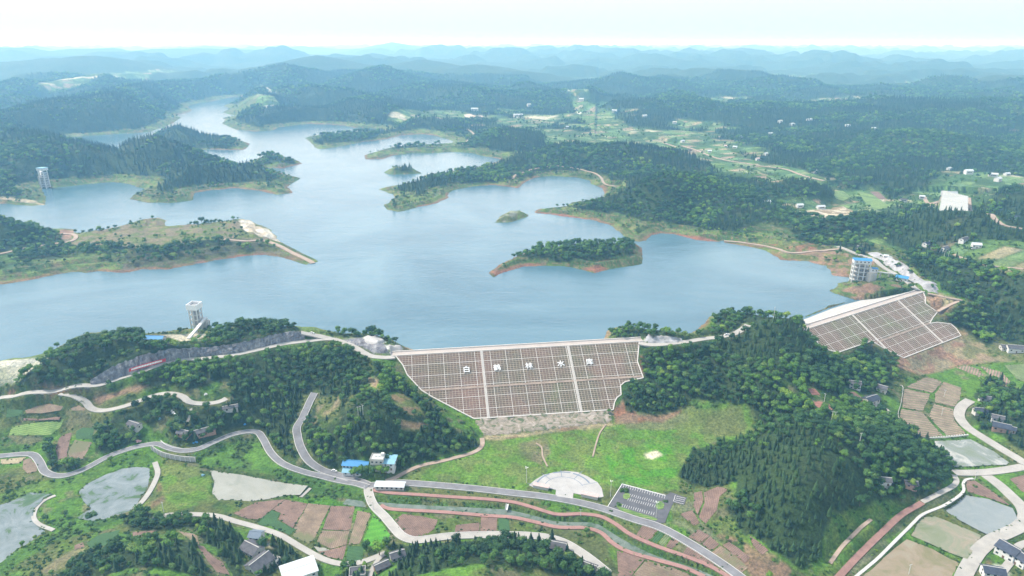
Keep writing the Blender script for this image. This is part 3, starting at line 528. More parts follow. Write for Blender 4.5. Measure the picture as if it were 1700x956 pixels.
CLEAR = [[(1434,419),(1458,415),(1487,427),(1512,439),(1526,453),(1538,464),(1560,469),(1562,490),(1540,488),(1522,476),(1494,458),(1464,441)],[(1180,808),(1222,800),(1225,830),(1190,850),(1170,830)],[(1380,850),(1425,845),(1480,830),(1530,826),(1500,850),(1450,900),(1400,945),(1372,950),(1370,900)],[(1340,640),(1395,662),(1392,686),(1340,672)],[(1404,642),(1450,655),(1450,680),(1404,662)],
 [(640,655),(665,650),(690,670),(705,690),(685,690),(650,668)],[(662,698),(710,702),(708,714),(665,710)],[(612,625),(628,625),(632,648),(615,648)],[(524,662),(570,655),(562,690),(525,698)],
 [(196,700),(215,706),(232,700),(235,712),(215,716)],[(1290,630),(1310,632),(1325,655),(1300,650)],[(240,553),(330,545),(350,552),(348,562),(318,570),(262,572),(238,566)],[(415,890),(440,888),(452,910),(440,956),(410,940)],[(650,896),(660,892),(670,896),(660,904)],
 [(595,915),(640,910),(640,930),(620,940),(600,930)],[(1560,800),(1590,790),(1590,812),(1560,822)]]
near_n = np.searchsorted(RR, 1000)
# far rule: wood on the rises and slopes, fields in the flats
lowf = fbm(X, Y, 520, 4, 121); fk = fbm(X, Y, 130, 3, 125)
FG = sstep(-0.35, 0.15, (H-16)/22+0.55+(lowf-0.5)*4.5+(fk-0.5)*1.8+.05*sstep(2000, 2600, RG))
FG = np.maximum(FG, sstep(8, 16, RH))
shore_l = np.where(RG < 760, 8, 26+34*fbm(X, Y, 90, 3, 131))
FG = np.where(~DN & (WD > -4000), FG*sstep(shore_l-5, shore_l+5, dist), FG)
nearl = ~DN & (dist < 260) & (RG > 760); FG = np.where(nearl & (dist > shore_l), np.maximum(FG, sstep(.36, .46, fbm(X, Y, 110, 3, 137))), FG)
FG = np.where(DN & (RG < 960), 0, FG)
for Wp in WOODS:
    w_, m_ = paintmask(Wp, 1.5, 3.0); FG[w_] = np.maximum(FG[w_], m_)
for Cp in CLEAR:
    w_, m_ = paintmask(Cp, 1.5, 2.0); FG[w_] *= 1-m_
VALE = [[(1100,232),(1165,232),(1240,262),(1335,283),(1370,298),(1290,303),(1235,300),(1180,275),(1105,246)],[(1372,310),(1405,312),(1462,314),(1484,344),(1440,351),(1395,342)],[(1470,334),(1530,318),(1560,320),(1545,345),(1500,342)],[(1540,300),(1565,284),(1640,286),(1705,294),(1705,312),(1640,326),(1612,348),(1560,352),(1545,320)],[(1536,412),(1590,398),(1705,398),(1760,420),(1700,462),(1640,444),(1590,428)],
 [(930,148),(980,163),(1004,178),(1040,206),(1042,226),(985,222),(960,190)],[(640,200),(720,182),(760,184),(800,195),(730,198)],[(1090,215),(1150,218),(1190,225),(1150,232),(1095,228)],[(1570,350),(1620,352),(1705,392),(1705,402),(1640,388)],[(1290,338),(1400,342),(1440,352),(1400,362),(1330,356)],
 [(300,150),(420,160),(500,178),(400,190),(330,172)],[(60,150),(150,138),(250,128),(300,118),(200,120),(60,138)]]
for Cp in VALE:
    w_, m_ = paintmask(Cp, 8, 14, 60); FG[w_] *= 1-m_
# the graded spit and the islands
GRADED = [(124,385),(165,384),(231,367),(263,361),(275,368),(329,374),(415,365),(470,400),(430,400),(380,396),(330,400),(262,414),(215,410),(190,406),(130,408),(100,398)]
w_, m_ = paintmask(GRADED, 2, 3); FG[w_] *= 1-m_; GRm = np.zeros(X.shape); GRm[w_] = m_
for pts in ([(100,408),(135,409),(200,408),(262,416),(330,402),(385,398),(440,403),(470,412),(430,414),(370,420),(300,434),(240,440),(170,436),(100,424)],):
    w_, m_ = paintmask(pts, 3, 5); FG[w_] = np.maximum(FG[w_], m_*0.34)
for pts in ([(650,284),(668,277),(690,281),(682,288)],[(415,271),(450,263),(485,266),(492,272),(430,275)],[(240,238),(262,223),(300,218),(350,225),(394,234),(385,243),(300,243),(250,244)],[(520,236),(545,225),(590,221),(630,223),(625,230),(560,236),(530,240)],[(660,313),(700,298),(770,292),(850,287),(885,282),(890,290),(840,298),(760,303),(700,311),(680,318)]):
    w_, m_ = paintmask(pts, 2, 4); FG[w_] = np.maximum(FG[w_], m_)
for Cp in ([(-80,602),(0,588),(70,583),(78,598),(0,606)],[(815,372),(835,349),(885,356),(850,372)],[(0,430),(100,432),(160,440),(130,455),(0,475)],[(1385,480),(1420,474),(1480,465),(1515,482),(1420,500)],[(1285,420),(1350,412),(1400,418),(1480,448),(1380,462),(1340,436)]):
    w_, m_ = paintmask(Cp, 2, 3); FG[w_] *= 1-m_
for pts in ([(1040,335),(1062,312),(1100,298),(1135,296),(1190,306),(1240,330),(1290,362),(1240,378),(1150,365),(1080,352),(1000,352),(960,346),(1000,338)],[(1310,380),(1400,376),(1460,358),(1530,345),(1590,350),(1640,362),(1705,390),(1705,402),(1600,396),(1520,396),(1430,392),(1420,412),(1330,400)],[(0,400),(30,400),(72,384),(70,376),(40,372),(0,376)],[(-60,376),(0,376),(0,402),(-60,410)]):
    w_, m_ = paintmask(pts, 2, 4); FG[w_] = np.maximum(FG[w_], m_)
w_, m_ = paintmask([(846,432),(872,416),(905,405),(960,398),(1035,394),(1052,404),(1046,424),(1000,430),(960,430),(900,430)], 2, 3); FG[w_] = np.maximum(FG[w_], m_)
MEAD = np.zeros(X.shape); w_, m_ = paintmask([(805,728),(860,724),(1010,702),(1130,680),(1240,668),(1253,700),(1240,720),(1180,735),(1150,742),(1125,790),(1130,815),(1105,818),(1050,808),(1000,812),(938,778),(880,800),(870,815),(680,800),(660,794),(740,770),(800,745)], 2, 2); MEAD[w_] = m_
FG[NOT] = 0
FG = np.where(WD > -5, np.where(DN, FG, 0), FG)
# colours the ground itself has
def C3(*c): return np.array(c, np.float32)
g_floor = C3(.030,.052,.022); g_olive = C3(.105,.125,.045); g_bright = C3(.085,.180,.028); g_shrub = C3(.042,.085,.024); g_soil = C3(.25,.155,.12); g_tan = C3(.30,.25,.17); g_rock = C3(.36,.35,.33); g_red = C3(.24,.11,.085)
n1 = fbm(X, Y, 38, 4, 141)[..., None]; n2 = fbm(X, Y, 11, 3, 145)[..., None]; n3 = fbm(X, Y, 160, 3, 149)[..., None]
def mix(a, b, k): return a*(1-k)+b*k
G = mix(g_olive, g_bright, sstep(.42, .6, n1)); G = mix(G, g_shrub, sstep(.46, .58, n2*0.5+n3*0.5)*.85); G = mix(G, g_tan*.7, sstep(.62, .72, n2)*.5)
# far farmland mosaic
def cells(x, y, sx_, sy_, rot=0.5):
    u = x*math.cos(rot)+y*math.sin(rot); v = -x*math.sin(rot)+y*math.cos(rot)
    u = u/sx_+1.2*fbm(x, y, 300, 2, 161); v = v/sy_+1.5*fbm(x, y, 240, 2, 163)
    iu = np.floor(u); iv = np.floor(v); e = np.minimum(np.minimum(u-iu, 1-(u-iu))*sx_, np.minimum(v-iv, 1-(v-iv))*sy_)
    return _hash(iu, iv, 7), e
cid, ce = cells(X, Y, 52, 24); pal = np.array([(.11,.20,.07),(.16,.25,.09),(.09,.17,.05),(.22,.27,.14),(.30,.26,.18),(.13,.22,.10),(.10,.15,.06),(.26,.20,.15),(.07,.14,.05)], np.float32)
Fm = pal[(cid*8.99).astype(int)]; Fm = mix(Fm, g_shrub, (sstep(3.0, 1.0, ce)*.7)[..., None]); Fm = mix(Fm, g_shrub, sstep(.50, .60, n1)*.9)
kf = sstep(900, 1150, RG)[..., None]; G = mix(G, Fm, kf*np.where(dist < 120, .0, 1.0)[..., None])
# drawdown banks of the lake: red mud at the water, then green terraces
lk = (~DN & (WD > -200))[..., None]; dz = (dist+(n2[..., 0]-.5)*10)[..., None]
bank = mix(C3(.062,.112,.034), C3(.12,.18,.05), sstep(.38, .6, n1)); bank = mix(bank, g_tan*.6, sstep(.58, .70, n2)*.5); bank = mix(bank, g_shrub*.8, sstep(.52, .6, fbm(X, Y, 17, 3, 177))[..., None]*.7)
ter = 0.5+0.5*np.sin(H[..., None]*5.2+n1*5); bank = mix(bank, g_soil*.75, (ter > .86)*.55*sstep(300, 900, RG)[..., None])
redk = sstep(.50, .62, fbm(X, Y, 130, 2, 171))[..., None]
bank = mix(bank, mix(g_soil*.8, g_red, redk), sstep(7, 3.5, dz)*(.05+.55*redk)); G = np.where(lk, mix(bank, G, sstep(60, 110, dz)), G)
G = mix(G, mix(g_tan*.62, C3(.12,.15,.05), sstep(.42, .58, n2)), GRm[..., None])
def paint(pts, col, edge=2.0, noise=3.0, k=1.0, col2=None, nsc=14):
    w_, m_ = paintmask(pts, edge, noise, nsc); c = col if col2 is None else mix(col, col2, sstep(.42, .58, n2[w_]))
    G[w_] = mix(G[w_], c, (m_*k)[..., None])
PAINT = [
 ([(1650,936),(1664,938),(1674,950),(1668,962),(1645,958)], C3(.5,.49,.46), None, 1),([(1636,925),(1650,932),(1645,942),(1632,938)], g_soil*.7, None, .8),([(440,896),(456,892),(470,905),(456,912),(444,906)], C3(.4,.37,.33), g_soil, .8),([(446,928),(462,925),(464,945),(448,950)], C3(.36,.36,.34), g_tan*.6, .9),([(585,925),(640,905),(648,915),(606,960),(590,960)], C3(.33,.30,.27), g_olive, .6),
 ([(805,728),(860,724),(1010,702),(1130,680),(1240,668),(1253,700),(1240,720),(1180,735),(1150,742),(1125,790),(1130,815),(1105,818),(1050,808),(1000,812),(938,778),(880,800),(870,815),(680,800),(660,794),(740,770),(800,745)], C3(.105,.20,.035), C3(.125,.175,.05), 1),
 ([(1005,758),(1060,740),(1110,735),(1130,770),(1110,810),(1060,805),(1015,790)], C3(.065,.22,.02), C3(.10,.21,.03), .8),
 ([(1060,700),(1120,690),(1180,690),(1150,725),(1040,740)], C3(.09,.2,.03), C3(.12,.17,.05), .8),
 ([(860,735),(905,726),(915,750),(900,775),(875,760)], C3(.17,.14,.10), C3(.12,.13,.06), .8),
 ([(1030,690),(1150,672),(1200,700),(1120,712),(1040,712)], C3(.16,.13,.10), C3(.11,.14,.05), .6),
 ([(1180,680),(1230,672),(1245,710),(1200,725),(1160,720)], C3(.13,.15,.06), None, .8),
 ([(1070,754),(1090,750),(1098,756),(1085,763),(1072,760)], C3(.55,.52,.42), None, 1),
 ([(1062,590),(1075,588),(1080,610),(1075,625),(1064,615)], g_red, None, .9),([(1020,680),(1040,660),(1060,690),(1130,682),(1100,700),(1020,705)], g_soil*.9, g_red, .8),
 ([(800,722),(1015,700),(1020,706),(940,715),(805,732)], g_soil, g_tan, .9),
 ([(152,662),(200,648),(253,630),(291,615),(336,616),(356,628),(340,640),(316,636),(280,630),(230,650),(165,672)], g_soil, g_red, .85),
 ([(60,656),(150,642),(152,645),(100,652),(60,660)], g_red, None, .8),([(15,652),(120,640),(150,636),(100,646)], g_red, g_soil, .9),
 ([(165,710),(200,690),(215,690),(190,700),(175,730)], g_soil, None, .7),
 ([(525,662),(568,655),(565,672),(540,692),(524,690)], g_tan*.75, g_olive, .9),([(515,690),(528,690),(520,705),(513,704)], g_soil, None, .8),
 ([(645,658),(668,652),(690,672),(706,690),(688,690),(660,672)], g_soil*.8, g_olive, .8),([(664,700),(708,703),(704,712),(668,708)], g_soil, None, .8),([(612,628),(630,630),(632,645),(616,642)], C3(.4,.28,.2), None, .9),
 ([(240,850),(350,790),(360,832),(300,845),(260,856)], C3(.12,.165,.045), C3(.09,.18,.03), .9),([(240,845),(262,800),(290,800),(285,825),(250,848)], g_soil*.7, g_olive, .7),
 ([(265,775),(330,775),(345,830),(300,840),(270,830)], C3(.10,.19,.03), C3(.13,.17,.05), .9),([(340,745),(430,725),(435,740),(450,765),(500,795),(400,780),(330,770),(320,762)], C3(.085,.19,.03), C3(.06,.11,.03), .9),
 ([(150,760),(235,748),(250,765),(258,772),(190,775),(140,800),(100,806),(40,830),(0,836),(0,820),(60,800),(100,792)], C3(.06,.13,.025), C3(.09,.17,.03), .85),
 ([(90,850),(130,815),(125,860),(210,856),(215,866),(120,890),(90,900),(0,956),(-60,960),(-60,945),(30,915),(80,885)], C3(.07,.16,.03), C3(.05,.11,.025), .9),
 ([(60,950),(130,905),(190,900),(100,945),(80,960)], g_tan*.7, g_olive, .7),([(520,820),(600,830),(610,815),(540,795),(430,775),(470,800)], C3(.05,.115,.025), C3(.07,.14,.03), .9),([(480,825),(600,835),(600,845),(520,838)], C3(.06,.17,.02), None, .8),
 ([(640,820),(850,838),(850,855),(650,840)], C3(.055,.12,.03), C3(.10,.12,.05), .9),([(850,838),(920,855),(990,860),(1050,890),(1180,945),(1200,960),(1160,960),(1030,910),(980,882),(900,870),(850,858)], C3(.05,.11,.028), C3(.08,.13,.04), .9),
 ([(850,875),(960,882),(1010,905),(1022,950),(990,930),(960,905),(900,880)], g_olive, C3(.09,.11,.045), .9),([(730,862),(790,866),(760,872),(740,890),(705,893),(728,876)], C3(.10,.15,.04), g_olive, .9),([(640,852),(668,850),(655,860)], g_olive, None, .8),
 ([(1110,820),(1150,812),(1155,860),(1205,905),(1120,870)], g_olive, C3(.15,.16,.1), .8),([(1180,880),(1290,925),(1330,960),(1250,960),(1200,905)], g_soil*.9, g_shrub, .8),
 ([(1380,850),(1425,845),(1480,830),(1530,826),(1500,850),(1450,900),(1400,945),(1372,950),(1370,900)], C3(.07,.15,.03), C3(.11,.17,.04), .95),
 ([(1495,855),(1530,838),(1560,825),(1590,812),(1598,818),(1540,848),(1470,905),(1420,955),(1400,955)], C3(.08,.11,.05), C3(.14,.15,.1), .9),
 ([(1487,596),(1500,594),(1597,557),(1612,560),(1660,600),(1600,605),(1530,622),(1490,612)], g_soil*1.05, g_tan*.9, .95),([(1597,557),(1610,548),(1650,575),(1680,600),(1620,605),(1600,590)], g_tan*.8, g_olive, .7),
 ([(1534,492),(1560,487),(1596,498),(1580,512),(1558,524),(1545,510),(1536,500)], g_soil, g_tan, .85),([(1545,525),(1575,520),(1600,530),(1640,570),(1600,560),(1580,538)], g_soil, g_olive, .6),
 ([(1448,566),(1470,560),(1480,580),(1430,590),(1390,588)], g_tan*.6, g_olive, .8),
 ([(1285,420),(1350,412),(1400,418),(1480,448),(1380,462),(1340,436)], g_soil, g_olive, .85),([(1385,480),(1420,474),(1480,465),(1515,482),(1420,500)], C3(.07,.13,.035), g_soil*.8, .9),
 ([(1195,398),(1290,404),(1400,405),(1330,418),(1280,412)], g_red, g_olive, .8),([(1080,388),(1125,388),(1200,402),(1280,412),(1190,404),(1120,396)], g_red, None, .9),([(895,352),(940,356),(985,366),(960,368),(900,358)], g_red, None, .9),
 ([(215,410),(330,404),(440,404),(490,428),(400,426),(300,442),(240,444),(200,452)], C3(.13,.11,.085), g_olive*.8, .75),([(265,446),(310,438),(400,423),(450,420),(360,433)], g_red*.9, None, .9),
 ([(396,365),(418,365),(424,376),(445,380),(466,402),(430,392),(405,382)], C3(.55,.52,.48), C3(.4,.34,.28), .95),([(76,392),(100,382),(125,384),(118,396),(80,402),(68,428),(80,428),(88,405)], g_soil*1.1, None, .9),
 ([(30,414),(50,396),(72,392),(90,404),(60,408)], C3(.16,.30,.27), None, .95),([(5,292),(30,284),(92,278),(90,286),(20,292)], C3(.5,.47,.42), None, .95),([(0,326),(40,330),(72,338),(76,342),(40,336),(0,330)], C3(.4,.33,.26), None, .8),
 ([(812,452),(830,450),(870,438),(900,437),(900,442),(860,444),(825,462)], g_red, None, .8),([(970,446),(995,440),(1012,446),(990,456)], g_red, None, .9),([(820,372),(835,352),(860,352),(850,368)], g_rock*.8, g_olive, .6),
 ([(1003,564),(1008,548),(1022,544),(1012,556)], g_tan, None, .6),([(1178,528),(1215,524),(1215,534),(1180,535)], g_soil, g_bright, .7),
 ([(268,556),(320,552),(346,556),(300,567),(275,566)], C3(.5,.45,.38), g_tan, .9),([(130,562),(175,556),(180,562),(150,566)], C3(.45,.42,.33), None, .8),([(-60,604),(0,600),(75,592),(85,597),(0,612),(-60,618)], C3(.5,.48,.44), None, .9),([(-60,618),(0,612),(70,598),(60,612),(30,630),(-60,640)], C3(.38,.37,.33), C3(.3,.31,.25), .9),
 ([(600,563),(625,558),(640,566),(625,576),(606,570)], C3(.62,.61,.58), None, .95),([(570,562),(605,562),(640,572),(645,586),(620,586),(600,575)], C3(.22,.22,.24), C3(.30,.30,.31), .95),([(643,573),(665,575),(672,585),(650,588),(642,580)], C3(.6,.59,.57), None, .9),([(672,576),(690,582),(670,584)], g_soil, None, .7),
 ([(1068,568),(1075,557),(1100,558),(1130,563),(1135,569),(1100,572)], C3(.5,.5,.49), C3(.38,.38,.37), .95),
 ([(1310,352),(1340,350),(1400,342),(1420,352),(1380,362),(1330,358)], C3(.6,.52,.45), C3(.3,.22,.16), .8),([(770,190),(800,188),(800,198),(775,196)], C3(.6,.5,.45), None, .9),([(850,190),(868,188),(866,195),(852,196)], C3(.7,.66,.6), None, .9),([(930,184),(965,186),(963,190),(930,187)], C3(.7,.72,.65), None, .9),
 ([(745,131),(790,137),(780,142),(750,138)], C3(.5,.45,.35), None, .8),([(500,134),(550,130),(545,137),(510,140)], C3(.5,.4,.32), None, .8),
]
for p, c1, c2, k_ in PAINT: paint(p, c1, k=k_, col2=c2)
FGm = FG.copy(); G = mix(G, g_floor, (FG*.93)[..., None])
# bare ground and quarry scars far away
sc_ = sstep(.73, .77, fbm(X, Y, 150, 3, 181))*(1-FG)*(RG > 1500)*(dist > 150); G = mix(G, C3(.5,.46,.38), sc_[..., None]*.8)
G *= (0.82+0.36*fbm(X, Y, 5, 2, 191)[..., None])
# ------------------------------------------------------------------ materials
def newmat(name):
    m = bpy.data.materials.new(name); m.use_nodes = True; nt_ = m.node_tree; return m, nt_, nt_.nodes['Principled BSDF']
def noise_node(nt_, scale, detail=3, rough=.6, vec=None, dist=0):
    n = nt_.nodes.new('ShaderNodeTexNoise'); n.inputs['Scale'].default_value = scale; n.inputs['Detail'].default_value = detail; n.inputs['Roughness'].default_value = rough; n.inputs['Distortion'].default_value = dist
    if vec is not None: nt_.links.new(vec, n.inputs['Vector'])
    return n
def ramp(nt_, src, stops):
    r = nt_.nodes.new('ShaderNodeValToRGB'); nt_.links.new(src, r.inputs[0]); cr = r.color_ramp
    while len(cr.elements) > len(stops): cr.elements.remove(cr.elements[-1])
    while len(cr.elements) < len(stops): cr.elements.new(0.5)
    for e, (p, c) in zip(cr.elements, stops): e.position = p; e.color = (*c, 1) if len(c) == 3 else c
    return r
def mixc(nt_, fac, a, b, mode='MIX'):
    m = nt_.nodes.new('ShaderNodeMix'); m.data_type = 'RGBA'; m.blend_type = mode
    for k_, v in (('Factor', fac), ('A', a), ('B', b)):
        s = [i for i in m.inputs if i.name == k_ and (i.type == 'RGBA' if k_ != 'Factor' else i.type == 'VALUE')][0]
        if isinstance(v, (tuple, list)): s.default_value = (*v, 1) if len(v) == 3 else v
        elif isinstance(v, (int, float)): s.default_value = v
        else: nt_.links.new(v, s)
    return [o for o in m.outputs if o.type == 'RGBA'][0]
def geopos(nt_): return nt_.nodes.new('ShaderNodeNewGeometry').outputs['Position']
def bump(nt_, h, strength, dist, bs):
    b = nt_.nodes.new('ShaderNodeBump'); b.inputs['Strength'].default_value = strength; b.inputs['Distance'].default_value = dist
    nt_.links.new(h, b.inputs['Height']); nt_.links.new(b.outputs[0], bs.inputs['Normal'])
M = {}
def simple(name, col, rough=.8, var=.25, scale=.25, bmp=0, spec=.3, metallic=0):
    m, n, b = newmat(name); p = geopos(n); t = noise_node(n, scale, 5, .65, p)
    lo = tuple(c*(1-var) for c in col); hi = tuple(min(1, c*(1+var)) for c in col)
    r = ramp(n, t.outputs[0], [(.3, lo), (.7, hi)]); n.links.new(r.outputs[0], b.inputs['Base Color'])
    b.inputs['Roughness'].default_value = rough; b.inputs['Specular IOR Level'].default_value = spec; b.inputs['Metallic'].default_value = metallic
    if bmp: bump(n, t.outputs[0], 1, bmp, b)
    M[name] = m; return m
simple('asphalt', (.17,.17,.18), .85, .25, .12); simple('concrete_road', (.34,.325,.30), .85, .16, .10); simple('kerb', (.46,.45,.44), .8, .12, .3)
simple('lot_asphalt', (.095,.095,.105), .85, .2, .2); simple('pink', (.29,.165,.145), .85, .16, .2); simple('dirt', (.32,.25,.20), .95, .25, .15); simple('soil_path', (.24,.14,.12), .95, .2, .2)
simple('white_wall', (.58,.58,.57), .8, .08, .5); simple('grey_wall', (.48,.47,.44), .85, .15, .4); simple('brick', (.34,.22,.17), .9, .2, .6); simple('pale_concrete', (.38,.37,.35), .85, .14, .35, .05)
simple('crest_paving', (.38,.335,.305), .85, .12, .1); simple('white_paving', (.37,.36,.35), .8, .14, .12); simple('beam', (.43,.36,.30), .85, .18, .2); simple('stair', (.60,.56,.52), .8, .08, .3)
simple('navy_tiles', (.045,.055,.08), .7, .3, .5); simple('grey_tiles', (.085,.085,.095), .8, .35, .4); simple('blue_sheet', (.045,.22,.46), .7, .1, .3, 0, .5); simple('pale_blue_sheet', (.18,.36,.47), .7, .1, .3, 0, .5); simple('white_sheet', (.50,.54,.57), .45, .05, .3, 0, .5)
simple('dark_glass', (.02,.028,.035), .15, .2, 1, 0, .6); simple('steel', (.55,.56,.57), .4, .05, 1, 0, .5, .6); simple('pole_concrete', (.6,.6,.58), .8, .1, 1); simple('bark', (.09,.07,.05), .9, .3, 3)
simple('red_cloth', (.52,.05,.07), .7, .1, 1); simple('white_paint', (.8,.8,.8), .7, .03, 1); simple('car_paint', (.75,.75,.76), .3, .03, 1, 0, .6); simple('rubber', (.02,.02,.02), .8, .1, 1); simple('wood_door', (.15,.09,.06), .7, .2, 1); simple('bronze_blue', (.15,.19,.24), .8, .1, .4); simple('pink_stone', (.50,.38,.36), .8, .1, .5)
simple('tarp_pink', (.6,.35,.36), .7, .2, 1); simple('stone', (.30,.30,.31), .95, .45, .12, .5)
# rock of the cut face: grey, streaked down the slope
m, n, b = newmat('rock'); p = geopos(n); mp = n.nodes.new('ShaderNodeMapping'); n.links.new(p, mp.inputs[0]); mp.inputs['Scale'].default_value = (1, 1, .35)
t = noise_node(n, .22, 8, .75, mp.outputs[0], .6); r = ramp(n, t.outputs[0], [(.32, (.07,.07,.085)), (.5, (.19,.19,.21)), (.68, (.42,.42,.42))]); n.links.new(r.outputs[0], b.inputs['Base Color']); b.inputs['Roughness'].default_value = .95; bump(n, t.outputs[0], 1, 2.5, b); M['rock'] = m
# ground
m, n, b = newmat('ground'); at = n.nodes.new('ShaderNodeAttribute'); at.attribute_name = 'Col'; p = geopos(n)
t1 = noise_node(n, .42, 6, .8, p); t2 = noise_node(n, .045, 5, .7, p)
r1 = ramp(n, t1.outputs[0], [(.34, (.42,.46,.46)), (.5, (.95,.97,.95)), (.66, (1.55,1.5,1.4))]); r2 = ramp(n, t2.outputs[0], [(.3, (.72,.76,.8)), (.7, (1.28,1.24,1.1))])
c = mixc(n, 1.0, at.outputs['Color'], r1.outputs[0], 'MULTIPLY'); c = mixc(n, 1.0, c, r2.outputs[0], 'MULTIPLY'); n.links.new(c, b.inputs['Base Color']); b.inputs['Roughness'].default_value = .95; b.inputs['Specular IOR Level'].default_value = .15
t3 = noise_node(n, .12, 6, .75, p); bump(n, t3.outputs[0], 1, 3.0, b); M['ground'] = m
# lake water
m, n, b = newmat('lake_water'); p = geopos(n)
tw = noise_node(n, .0035, 5, .6, p, 1.2); rw = ramp(n, tw.outputs[0], [(.3, (.042,.105,.145)), (.5, (.068,.145,.19)), (.72, (.115,.20,.24))]); n.links.new(rw.outputs[0], b.inputs['Base Color'])
mp = n.nodes.new('ShaderNodeMapping'); n.links.new(p, mp.inputs[0]); mp.inputs['Rotation'].default_value = (0, 0, .5); mp.inputs['Scale'].default_value = (.45, 1.0, 1)
ta = noise_node(n, .16, 6, .75, mp.outputs[0]); tb = noise_node(n, .02, 4, .6, mp.outputs[0], .8)
mm_ = n.nodes.new('ShaderNodeMath'); mm_.operation = 'MULTIPLY_ADD'; n.links.new(tb.outputs[0], mm_.inputs[0]); mm_.inputs[1].default_value = 1.6; n.links.new(ta.outputs[0], mm_.inputs[2])
bump(n, mm_.outputs[0], .5, .9, b)
rr2 = ramp(n, tb.outputs[0], [(.35, (.04,.04,.04)), (.65, (.14,.14,.14))]); n.links.new(rr2.outputs[0], b.inputs['Roughness']); b.inputs['IOR'].default_value = 1.38; b.inputs['Specular IOR Level'].default_value = .9; M['lake_water'] = m
def pond(name, stops, sc_=.08, rough=.12, dist=1.0, wstretch=None):
    m, n, b = newmat(name); p = geopos(n); t = noise_node(n, sc_, 6, .65, p, dist); r = ramp(n, t.outputs[0], stops); n.links.new(r.outputs[0], b.inputs['Base Color']); b.inputs['Roughness'].default_value = rough
    t2 = noise_node(n, .7, 3, .6, p); bump(n, t2.outputs[0], .3, .05, b); M[name] = m
pond('pond_weedy', [(.31,(.04,.09,.025)),(.40,(.07,.12,.05)),(.43,(.13,.16,.16)),(.60,(.19,.22,.225)),(.75,(.24,.27,.27))], .042)
pond('pond_pale', [(.3,(.20,.21,.17)),(.5,(.27,.27,.23)),(.7,(.31,.31,.27))], .03, .2); pond('paddy_mud', [(.36,(.15,.18,.12)),(.5,(.19,.21,.19)),(.6,(.36,.36,.33))], .05, .35); pond('paddy_wet', [(.3,(.17,.20,.20)),(.7,(.24,.26,.26))], .06, .35)
pond('paddy_green', [(.32,(.12,.15,.06)),(.5,(.19,.20,.13)),(.6,(.25,.21,.15)),(.72,(.26,.27,.23))], .05, .5); pond('paddy_brown', [(.32,(.16,.15,.07)),(.5,(.24,.19,.13)),(.7,(.25,.23,.16))], .07, .6); pond('channel', [(.38,(.06,.10,.05)),(.5,(.12,.15,.12)),(.7,(.19,.22,.19))], .07)
# fields: rows run along the uv
def field(name, c1, c2, per, contrast=.5, sp=None, rnd=.35):
    m, n, b = newmat(name); uv = n.nodes.new('ShaderNodeUVMap'); wv = n.nodes.new('ShaderNodeTexWave'); n.links.new(uv.outputs[0], wv.inputs[0]); wv.bands_direction = 'Y'; wv.inputs['Scale'].default_value = 1/per*.314; wv.inputs['Distortion'].default_value = 1.2; wv.inputs['Detail'].default_value = 3; wv.inputs['Detail Scale'].default_value = .6
    p = geopos(n); t = noise_node(n, .11, 5, .7, p); t2 = noise_node(n, 1.1, 3, .7, p)
    a = ramp(n, wv.outputs['Color'], [(.5-.5*contrast*.5, c1), (.5+.5*contrast, c2)]); v = ramp(n, t.outputs[0], [(.3, (1-rnd,)*3), (.7, (1+rnd,)*3)]); v2 = ramp(n, t2.outputs[0], [(.3, (.75,)*3), (.7, (1.25,)*3)])
    c = mixc(n, 1.0, a.outputs[0], v.outputs[0], 'MULTIPLY'); c = mixc(n, 1.0, c, v2.outputs[0], 'MULTIPLY')
    if sp: ts = noise_node(n, .05, 5, .6, p); rs = ramp(n, ts.outputs[0], [(.52, (0,0,0)), (.62, (1,1,1))]); c = mixc(n, rs.outputs[0], c, sp)
    n.links.new(c, b.inputs['Base Color']); b.inputs['Roughness'].default_value = .95; bump(n, t2.outputs[0], .8, .25, b); M[name] = m
field('soil_r', (.145,.090,.070), (.185,.125,.098), 1.3, .45); field('soil_g', (.175,.115,.085), (.20,.165,.11), 1.4, .45, (.13,.135,.065)); field('crop_d', (.022,.07,.022), (.05,.12,.035), 1.5, .7, None, .2); field('crop_g', (.08,.16,.04), (.17,.16,.10), 1.4, .8)
field('crop_y', (.10,.19,.035), (.17,.23,.07), 2.2, .6, (.07,.14,.03)); field('grass_b', (.06,.22,.015), (.08,.26,.02), 6, .4, None, .2); field('straw', (.30,.26,.15), (.40,.33,.22), 1.6, .8); field('terr', (.25,.165,.14), (.11,.14,.06), 2.6, .8); field('red', (.25,.105,.08), (.28,.14,.11), 3, .5)
# dam grass between the beams
m, n, b = newmat('dam_turf'); p = geopos(n); t = noise_node(n, .018, 5, .6, p, .5); r = ramp(n, t.outputs[0], [(.34, (.215,.125,.09)), (.47, (.155,.105,.072)), (.58, (.115,.10,.058)), (.68, (.10,.13,.035))]); t2 = noise_node(n, .8, 4, .7, p); r2 = ramp(n, t2.outputs[0], [(.3, (.6,.6,.6)), (.7, (1.35,1.35,1.35))]); c = mixc(n, 1.0, r.outputs[0], r2.outputs[0], 'MULTIPLY'); n.links.new(c, b.inputs['Base Color']); b.inputs['Roughness'].default_value = .95; M['dam_turf'] = m
pond('riprap', [(.40,(.07,.10,.04)),(.48,(.20,.17,.13)),(.65,(.34,.30,.26))], .16, .9)
